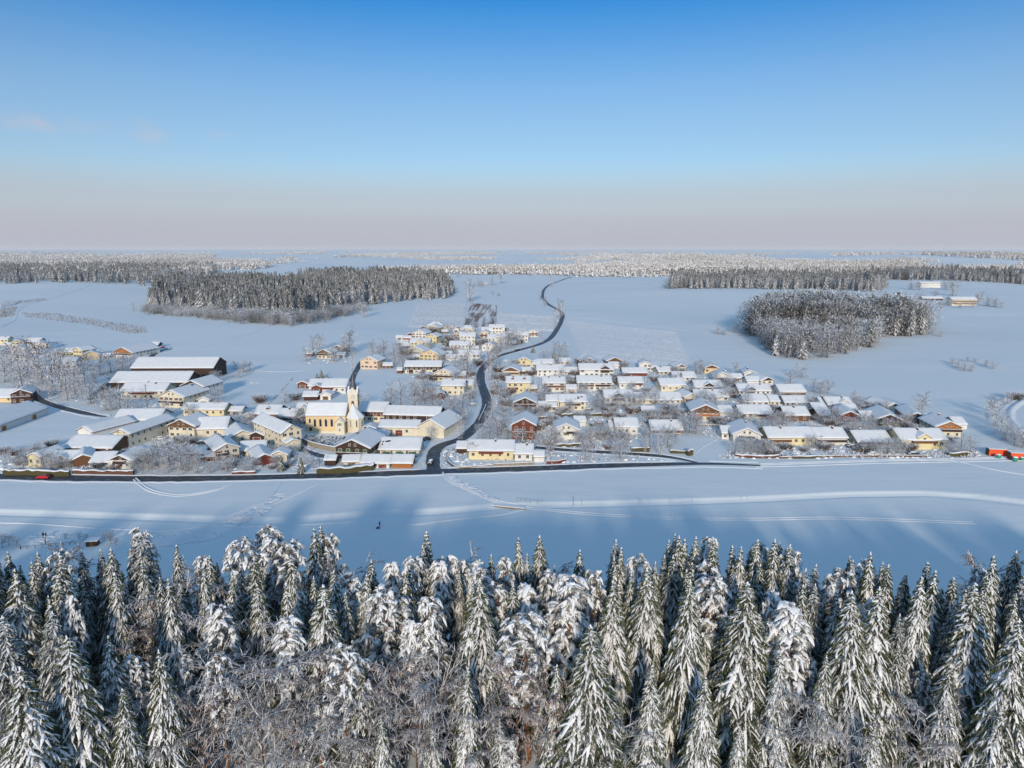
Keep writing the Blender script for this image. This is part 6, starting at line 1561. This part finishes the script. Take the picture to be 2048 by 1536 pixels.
# ---------------------------------------------------------------- garden trees and shrubs
USED = {}
def near_house(x, y):
    best = min(HOUSES, key=lambda h: (h[0] - x) ** 2 + (h[1] - y) ** 2)
    dx, dy = x - best[0], y - best[1]
    rel = ('right of' if dx > 0 else 'left of') if abs(dx) > abs(dy) else ('behind' if dy > 0 else 'in front of')
    return rel, best[3]
def short(lb):
    w_ = lb.split(); 
    return ' '.join(w_[:9]).rstrip(',') if len(w_) > 9 else lb
for o in POSTS: o['label'] = ' '.join((o['label'].split(' at ')[0] + ' standing beside the ' + short(near_house(o.location.x, o.location.y)[1])).split()[:16])
def glabel(kindword, x, y):
    rel, lb = near_house(x, y); lb = short(lb)
    for cut in (' with ', ' by ', ' beside ', ' above ', ' behind ', ' at ', ' in ', ' near ', ' on ', ' between ', ' right ', ' left ', ' below ', ' under ', ','):
        pass
    t_ = '%s %s the %s' % (kindword, rel, lb.replace('the yellow church', 'yellow church'))
    USED[t_] = USED.get(t_, 0) + 1
    if USED[t_] > 1: return None
    return ' '.join(t_.split()[:16])
def gplant(kind, px, py, hp, wsc=1., name='garden_tree', word='frosted bare tree', cat='tree', grp='frosted garden trees', rot=None):
    q = g1(px, py); H = hp * depth(q) / FPX / cos(PITCH * .5)
    for wd in (word, 'second ' + word, 'third ' + word, 'fourth ' + word, 'fifth ' + word, 'sixth ' + word, 'seventh ' + word, 'eighth ' + word):
        lb = glabel(wd, q[0], q[1])
        if lb: break
    if kind[0] in 'EG':
        dR = float((np.hypot(RPA[:, 0] - q[0], RPA[:, 1] - q[1]) - RPA[:, 2]).min()); cr_ = H * .5
        wsc = max(.45, min(wsc, (dR - .3) / cr_))
    return plant(kind, (q[0], q[1]), H, wsc, name, lb or word + ' in the village gardens', cat, grp)
RPA = np.concatenate([np.concatenate([P_, np.full((len(P_), 1), w_ / 2)], 1) for P_, w_ in ROADPTS])
HT = [ # hand placed: px, base y, height px, width
 (700, 706, 40, 1.1), (628, 712, 28, 1.1), (640, 700, 26, 1.0), (612, 722, 22, 1.0), (690, 712, 26, .9), (668, 722, 24, 1.2), (705, 740, 32, .9), (745, 712, 26, 1.0), (768, 716, 30, .8), (757, 718, 24, .9), (800, 712, 26, 1.), (788, 718, 22, 1.),
 (447, 740, 18, 1.0), (470, 738, 16, 1.0), (487, 745, 18, 1.2), (500, 742, 18, 1.1), (478, 755, 14, 1.1), (432, 765, 20, 1.2), (430, 808, 28, 1.0), (436, 828, 24, 1.), (378, 836, 26, 1.), (330, 832, 26, 1.),
 (25, 745, 46, 1.1), (55, 750, 54, 1.1), (85, 760, 66, 1.0), (105, 775, 60, 1.0), (125, 785, 58, 1.0), (80, 785, 40, 1.1), (45, 775, 40, 1.1), (150, 790, 46, 1.1), (165, 800, 44, 1.1), (135, 800, 40, 1.1), (182, 808, 34, 1.1), (170, 770, 40, 1.0), (190, 775, 36, 1.0), (10, 765, 40, 1.0), (175, 740, 26, 1.0), (200, 750, 22, 1.0), (222, 745, 34, 1.0), (246, 745, 30, 1.0), (262, 740, 26, .9), (100, 800, 26, 1.2), (60, 730, 34, 1.0), (5, 735, 30, 1.0),
 (222, 815, 34, 1.2), (240, 818, 36, 1.2), (212, 822, 22, 1.3), (256, 822, 28, 1.2), (275, 832, 22, 1.2), (205, 725, 16, 1.3),
 (300, 935, 34, 1.2), (318, 930, 42, 1.3), (340, 935, 46, 1.3), (362, 940, 44, 1.3), (382, 938, 40, 1.2), (330, 948, 30, 1.4), (305, 950, 26, 1.3), (395, 946, 30, 1.2), (358, 952, 24, 1.4), (420, 946, 20, 1.3), (440, 938, 26, 1.1), (455, 945, 22, 1.2), (490, 945, 20, 1.5), (505, 940, 22, 1.3), (285, 948, 22, 1.2),
 (60, 930, 26, 1.2), (90, 938, 30, 1.2), (105, 940, 26, 1.3), (40, 938, 20, 1.3), (78, 905, 18, 1.2), (55, 912, 16, 1.2), (103, 893, 14, 1.1), (262, 945, 24, 1.2), (276, 935, 26, 1.2),
 (478, 845, 20, 1.2), (500, 850, 22, 1.2), (510, 865, 26, 1.0), (490, 860, 20, 1.2), (600, 855, 34, .9), (594, 835, 18, 1.2), (520, 805, 16, 1.4), (570, 806, 18, 1.4), (590, 800, 14, 1.4),
 (722, 812, 22, 1.2), (775, 815, 26, 1.0), (801, 812, 42, .8), (782, 806, 28, .8), (830, 815, 34, 1.1), (850, 818, 36, 1.2), (842, 775, 30, 1.1), (846, 800, 36, 1.2), (866, 820, 34, 1.1), (880, 828, 30, 1.1), (828, 790, 26, 1.), (905, 835, 34, 1.1), (925, 830, 34, 1.1), (940, 808, 34, 1.0), (920, 880, 46, .95), (863, 880, 24, .8), (930, 850, 26, 1.0), (900, 820, 26, 1.2), (950, 790, 26, 1.),
 (935, 750, 42, .7), (928, 745, 30, 1.), (910, 735, 22, 1.2), (880, 728, 20, 1.2), (805, 735, 22, 1.2), (790, 728, 24, 1.1), (815, 722, 22, 1.2), (950, 738, 26, 1.1), (960, 728, 26, 1.1), (975, 716, 22, 1.1), (1000, 700, 26, 1.0), (1012, 698, 30, .8), (1022, 696, 28, .9), (1035, 690, 24, .9), (990, 708, 22, 1.1), (1085, 686, 20, 1.1), (1050, 682, 16, 1.1), (903, 676, 18, 1.1), (895, 664, 16, 1.1),
 (978, 760, 40, 1.2), (985, 745, 34, 1.2), (992, 730, 26, 1.2), (995, 790, 30, 1.2), (1000, 808, 26, 1.2), (985, 842, 34, 1.4), (975, 855, 30, 1.3), (1005, 846, 32, 1.3), (995, 870, 30, 1.4), (965, 875, 24, 1.3), (980, 885, 24, 1.3), (1015, 880, 22, 1.3), (1040, 892, 30, .8), (1100, 906, 46, .85), (1110, 885, 24, 1.2), (1180, 900, 44, 1.0), (1200, 880, 30, 1.2), (1172, 918, 26, 1.2), (950, 915, 26, 1.3), (1005, 915, 20, .9), (1240, 898, 36, 1.1), (1225, 905, 26, 1.1), (1240, 918, 34, 1.1), (1255, 905, 40, 1.0), (1320, 912, 48, 1.0), (1300, 898, 36, 1.1), (1335, 895, 36, 1.1), (1350, 885, 28, 1.2), (1290, 905, 30, .9), (1378, 866, 36, 1.2), (1392, 868, 30, 1.1), (1365, 862, 24, 1.2), (1335, 830, 28, 1.2), (1350, 838, 26, 1.2), (1260, 812, 24, 1.2), (1290, 806, 22, 1.2), (1310, 808, 22, 1.1), (1235, 815, 24, 1.2), (1196, 815, 26, 1.2), (1205, 828, 26, 1.2), (1410, 806, 22, 1.2), (1400, 815, 26, 1.), (1430, 812, 22, 1.2), (1440, 790, 22, 1.1), (1450, 800, 20, 1.2), (1455, 778, 20, 1.2), (1470, 845, 26, 1.2), (1480, 825, 24, 1.2), (1400, 748, 26, 1.0), (1390, 745, 20, 1.0), (1472, 750, 18, 1.2), (1490, 900, 24, 1.6), (1510, 905, 24, 1.6), (1530, 908, 24, 1.5), (1470, 905, 20, 1.5), (1545, 912, 16, 1.5),
 (1580, 768, 22, 1.2), (1602, 755, 20, 1.5), (1640, 788, 22, 1.2), (1655, 788, 24, 1.2), (1625, 784, 18, 1.2), (1705, 808, 22, .9), (1718, 812, 18, 1.1), (1843, 828, 34, .85), (1835, 832, 26, .8), (1660, 848, 30, 1.2), (1672, 850, 28, 1.1), (1640, 846, 22, 1.2), (1565, 850, 24, 1.3), (1545, 848, 24, 1.2), (1725, 858, 26, 1.2), (1745, 856, 22, 1.3), (1700, 858, 20, 1.2), (1775, 862, 22, 1.3), (1810, 852, 20, 1.3), (1750, 906, 22, 1.6), (1775, 906, 24, 1.5), (1795, 905, 24, 1.4), (1730, 905, 16, 1.4), (1900, 908, 26, 1.4), (1920, 908, 28, 1.4), (1940, 905, 26, 1.3), (1880, 890, 16, 1.4),
 (1985, 835, 34, 1.0), (1990, 852, 30, 1.1), (2000, 868, 28, 1.1), (2012, 880, 30, 1.1), (2028, 890, 30, 1.1), (2045, 896, 30, 1.1), (2015, 808, 18, 1.0), (2032, 800, 16, 1.1), (1978, 822, 22, 1.0), (2060, 890, 34, 1.1),
 (1905, 728, 12, 1.3), (1915, 735, 14, 1.3), (1928, 742, 14, 1.3), (1943, 742, 12, 1.3), (1985, 738, 14, 1.2), (1972, 732, 12, 1.2), (1950, 724, 8, 1.4), (1935, 723, 8, 1.4),
 (940, 603, 34, .8), (1103, 573, 20, 1.1), (1118, 642, 34, 1.1), (1112, 655, 30, .9), (1125, 632, 22, 1.1), (1090, 612, 16, 1.3), (1082, 592, 9, 1.2), (1080, 600, 9, 1.2), (958, 572, 12, 1.3), (984, 570, 12, 1.2), (1002, 568, 24, .7), (965, 573, 9, 1.4), (997, 592, 7, 1.5), (985, 588, 6, 1.5), (1435, 668, 12, 1.3), (1448, 670, 9, 1.4), (1470, 664, 14, 1.2), (728, 634, 26, .8), (1864, 668, 9, 1.6), (1880, 673, 8, 1.6),
 (1905, 592, 22, 1.2), (1838, 580, 14, 1.4), (1822, 579, 12, 1.5), (1890, 579, 14, 1.4), (1902, 580, 12, 1.4), (1870, 598, 16, 1.3), (1895, 612, 14, 1.4), (1920, 616, 10, 1.5), (1945, 615, 10, 1.5), (1962, 600, 14, 1.3), (820, 547, 8, 1.4), (850, 549, 8, 1.4), (895, 556, 9, 1.4), (915, 554, 9, 1.4), (1060, 551, 7, 1.5), (1140, 552, 10, 1.4), (1840, 598, 12, 1.6), (1855, 612, 12, 1.6), (1880, 616, 12, 1.6), (1975, 612, 16, 1.4), (1990, 614, 16, 1.3), (2002, 616, 12, 1.2), (1955, 606, 16, 1.2), (1120, 702, 16, 1.2), (1110, 712, 20, 1.2), (1130, 714, 22, 1.), (1088, 716, 16, 1.3),
]
for i, (px, py, hp, ws) in enumerate(HT):
    k = 'G%d' % (i % 5)
    if hp < 17 and py < 765: gplant('E%d' % (i % 5), px, py, hp, ws * 1.25, 'shrub', 'frosted shrub', 'shrub', 'frosted shrubs')
    elif hp < 17 and py > 560: gplant('U%d' % (i % 3), px, py, hp * 1.05, 1.3, 'shrub', 'frosted shrub', 'shrub', 'frosted shrubs')
    else:
        if i % 4 or (px < 275 and py < 812): gplant('E%d' % (i % 5), px, py, hp * 1.12, ws * (1.35 if px < 275 and py < 812 else 1.15))
        else: gplant(k, px, py, hp, ws * 1.2)
for px, py, hp, ws in [(563, 942, 34, .9), (603, 946, 34, .9), (643, 756, 18, .9), (634, 757, 12, .9), (655, 758, 12, .9), (1005, 862, 24, 1.2), (1045, 895, 30, .9), (1362, 762, 20, .8), (204, 796, 22, 1.2), (212, 786, 22, 1.2), (1066, 706, 14, 1.2), (1108, 725, 24, .9), (1118, 724, 20, .9), (890, 690, 18, 1.1)]:
    gplant('C%d' % (int(px) % 2), px, py, hp, ws, 'garden_spruce', 'small snowy spruce', 'tree', 'small snowy spruces in the village')
for i, (px, py) in enumerate([(1146, 1014), (1163, 1012), (1278, 1009), (1283, 1009), (1300, 1008), (1338, 1006), (1344, 1006), (1384, 1005), (1482, 1000), (1495, 1000)]):
    gplant('V0', px, py, 22 if i == 0 else 14 if i < 3 else 10, 1, 'sapling', 'thin leafless sapling ' + ordn(i + 1) + ' from the left on the creek bank', 'sapling', 'saplings along the creek')
for i, (px, py, hp) in enumerate([(5, 1095, 26), (18, 1092, 22), (34, 1094, 18), (132, 1078, 12), (160, 1080, 14), (172, 1080, 12), (210, 1082, 18), (222, 1088, 26), (232, 1090, 16)]):
    gplant('D%d' % (i % 4), px, py, hp, 1.3, 'bush', 'reddish bare bush ' + ordn(i + 1) + ' from the left by the pond', 'bush', 'bushes by the snowy pond')
# small garages and sheds squeezed beside the houses
r6 = random.Random(3); base_h = list(HOUSES); ng = 0
for (hx0, hy0, rad, lb, W_, D_, fx_, fy_) in base_h:
    if ng >= 48 or W_ < 6 or W_ > 22 or hy0 > 900 or hy0 < 240: continue
    for sd_ in r6.sample((-1, 1), 2):
        gx = hx0 + sd_ * (W_ / 2 + 4.3); gy = hy0 + r6.uniform(-3, 3)
        if all((gx - h[0]) ** 2 + (gy - h[1]) ** 2 > (h[2] * .72 + 3.2) ** 2 for h in HOUSES if h[3] != lb) and (np.hypot(np.concatenate([P_ for P_, _ in ROADPTS])[:, 0] - gx, np.concatenate([P_ for P_, _ in ROADPTS])[:, 1] - gy) > 7).all():
            gz = float(hz(gx, gy)); pf = (gx, gy - 2.5, gz); px_, yb_ = proj(pf); yt_ = proj((gx, gy, gz + 4.0))[1]; wp = 7.2 * FPX / depth(pf)
            m_ = r6.choice('wwcbdgr'); house(('R' if r6.random() < .6 else 'G', px_, wp, yb_, yt_, 6.0, r6.uniform(-6, 6), m_, 'nw,gar,dr' + r6.choice('brde') + '1', ' '.join(('small snow-roofed garage %s the %s' % ('right of' if sd_ > 0 else 'left of', short(lb))).split()[:16])))
            ng += 1; break
# fill the gardens with shrubs and small trees
polys = [[(990, 735), (1130, 722), (1400, 752), (1560, 785), (1750, 815), (1900, 860), (1930, 905), (1560, 905), (1450, 890), (1370, 850), (1200, 905), (1080, 900), (1000, 850), (985, 780)],
         [(800, 700), (870, 665), (1060, 680), (1010, 700), (955, 735), (945, 800), (880, 800), (830, 765)], [(0, 905), (280, 905), (280, 945), (0, 940)], [(280, 850), (640, 860), (600, 900), (560, 935), (280, 935)], [(440, 880), (620, 870), (640, 935), (450, 940)]]
r5 = random.Random(77); hx_ = np.array([(h[0], h[1], h[2]) for h in HOUSES]); nadd = 0
RP = np.concatenate([np.concatenate([P_[::2], np.full((len(P_[::2]), 1), w_)], 1) for P_, w_ in ROADPTS])
for pi_, (poly, n_) in enumerate(zip(polys, (230, 44, 16, 18, 14))):
    k = 0; t_ = 0
    while k < n_ and t_ < n_ * 30:
        t_ += 1; lo = np.min(poly, 0); hi = np.max(poly, 0); px = r5.uniform(lo[0], hi[0]); py = r5.uniform(lo[1], hi[1])
        if not inside(px, py, poly): continue
        q = g1(px, py); 
        if (np.hypot(hx_[:, 0] - q[0], hx_[:, 1] - q[1]) < hx_[:, 2] * .85 + 1).any(): continue
        if (np.hypot(RP[:, 0] - q[0], RP[:, 1] - q[1]) < RP[:, 2] / 2 + 1.5).any(): continue
        k += 1
        if r5.random() < .34: gplant('E%d' % r5.randrange(5), px, py, r5.uniform(15, 25), 1.2)
        else: gplant('U%d' % r5.randrange(3), px, py, r5.uniform(9, 16), 1.35, 'shrub', 'frosted shrub', 'shrub', 'frosted shrubs')

# low garden plants and lumps of snow between the houses: nobody could count them
polys2 = polys + [[(0, 700), (230, 700), (270, 800), (200, 815), (60, 780), (0, 765)], [(610, 700), (700, 700), (700, 725), (610, 730)], [(880, 900), (1070, 905), (1360, 922), (1360, 928), (880, 936)], [(1440, 905), (1960, 905), (1960, 916), (1440, 918)], [(290, 790), (450, 800), (450, 850), (290, 840)]]
r7 = random.Random(12); lump = MB(); low = MB(); rs7 = np.random.RandomState(5)
for poly, n_ in zip(polys2, (2600, 700, 300, 350, 300, 300, 90, 260, 260, 160)):
    P = in_poly(poly, n_, rs7); g = G(P[:, 0], P[:, 1])
    for q in g:
        if (np.hypot(hx_[:, 0] - q[0], hx_[:, 1] - q[1]) < hx_[:, 2] * .7).any() or (np.hypot(RP[:, 0] - q[0], RP[:, 1] - q[1]) < RP[:, 2] / 2 + 1.6).any(): continue
        u = r7.random()
        if u < .5: s_ = r7.uniform(.3, .9); lump.blob((q[0], q[1], q[2]), s_ * 1.3, s_, s_ * r7.uniform(.4, .8), 0, 6, 4, .25, r7)
        else:
            W_ = r7.uniform(.5, 1.5); H_ = r7.uniform(.6, 1.6)
            for k in range(11):
                a = r7.random() * 6.28; x = q[0] + W_ * r7.uniform(-1, 1); y = q[1] + W_ * r7.uniform(-.7, .7); z = q[2] + r7.uniform(0, .5) * H_; l = r7.uniform(.4, 1) * H_; w_ = r7.uniform(.1, .22)
                low.face([(x - w_ * sin(a), y + w_ * cos(a), z), (x + w_ * sin(a), y - w_ * cos(a), z), (x + .5 * l * cos(a), y + .5 * l * sin(a), z + l * .8)], 1 if r7.random() < .4 else 0)
o = link('garden_snow', lump.mesh('garden_snow', [M['snow']], True)); o['kind'] = 'stuff'; o['label'] = 'lumpy snow over beds and heaps in the village gardens'
o = link('garden_plants', low.mesh('garden_plants', [M['twig'], M['treesnow']])); o['kind'] = 'stuff'; o['label'] = 'low frosted plants scattered through the village gardens'
# ---------------------------------------------------------------- air
if HAZE:
    hm = bpy.data.materials.new('haze_air'); hm.use_nodes = True; t = hm.node_tree; t.nodes.remove(t.nodes['Principled BSDF'])
    pv = t.nodes.new('ShaderNodeVolumePrincipled'); pv.inputs['Density'].default_value = HAZE; pv.inputs['Color'].default_value = (1, .94, .90, 1); pv.inputs['Anisotropy'].default_value = .0
    t.links.new(pv.outputs[0], t.nodes['Material Output'].inputs['Volume'])
    mb = MB(); mb.box(-48000, 48000, -1200, 41000, -60, 175); o = link('haze', mb.mesh('haze', [hm])); o['kind'] = 'stuff'; o['label'] = 'thin winter haze over the whole valley'
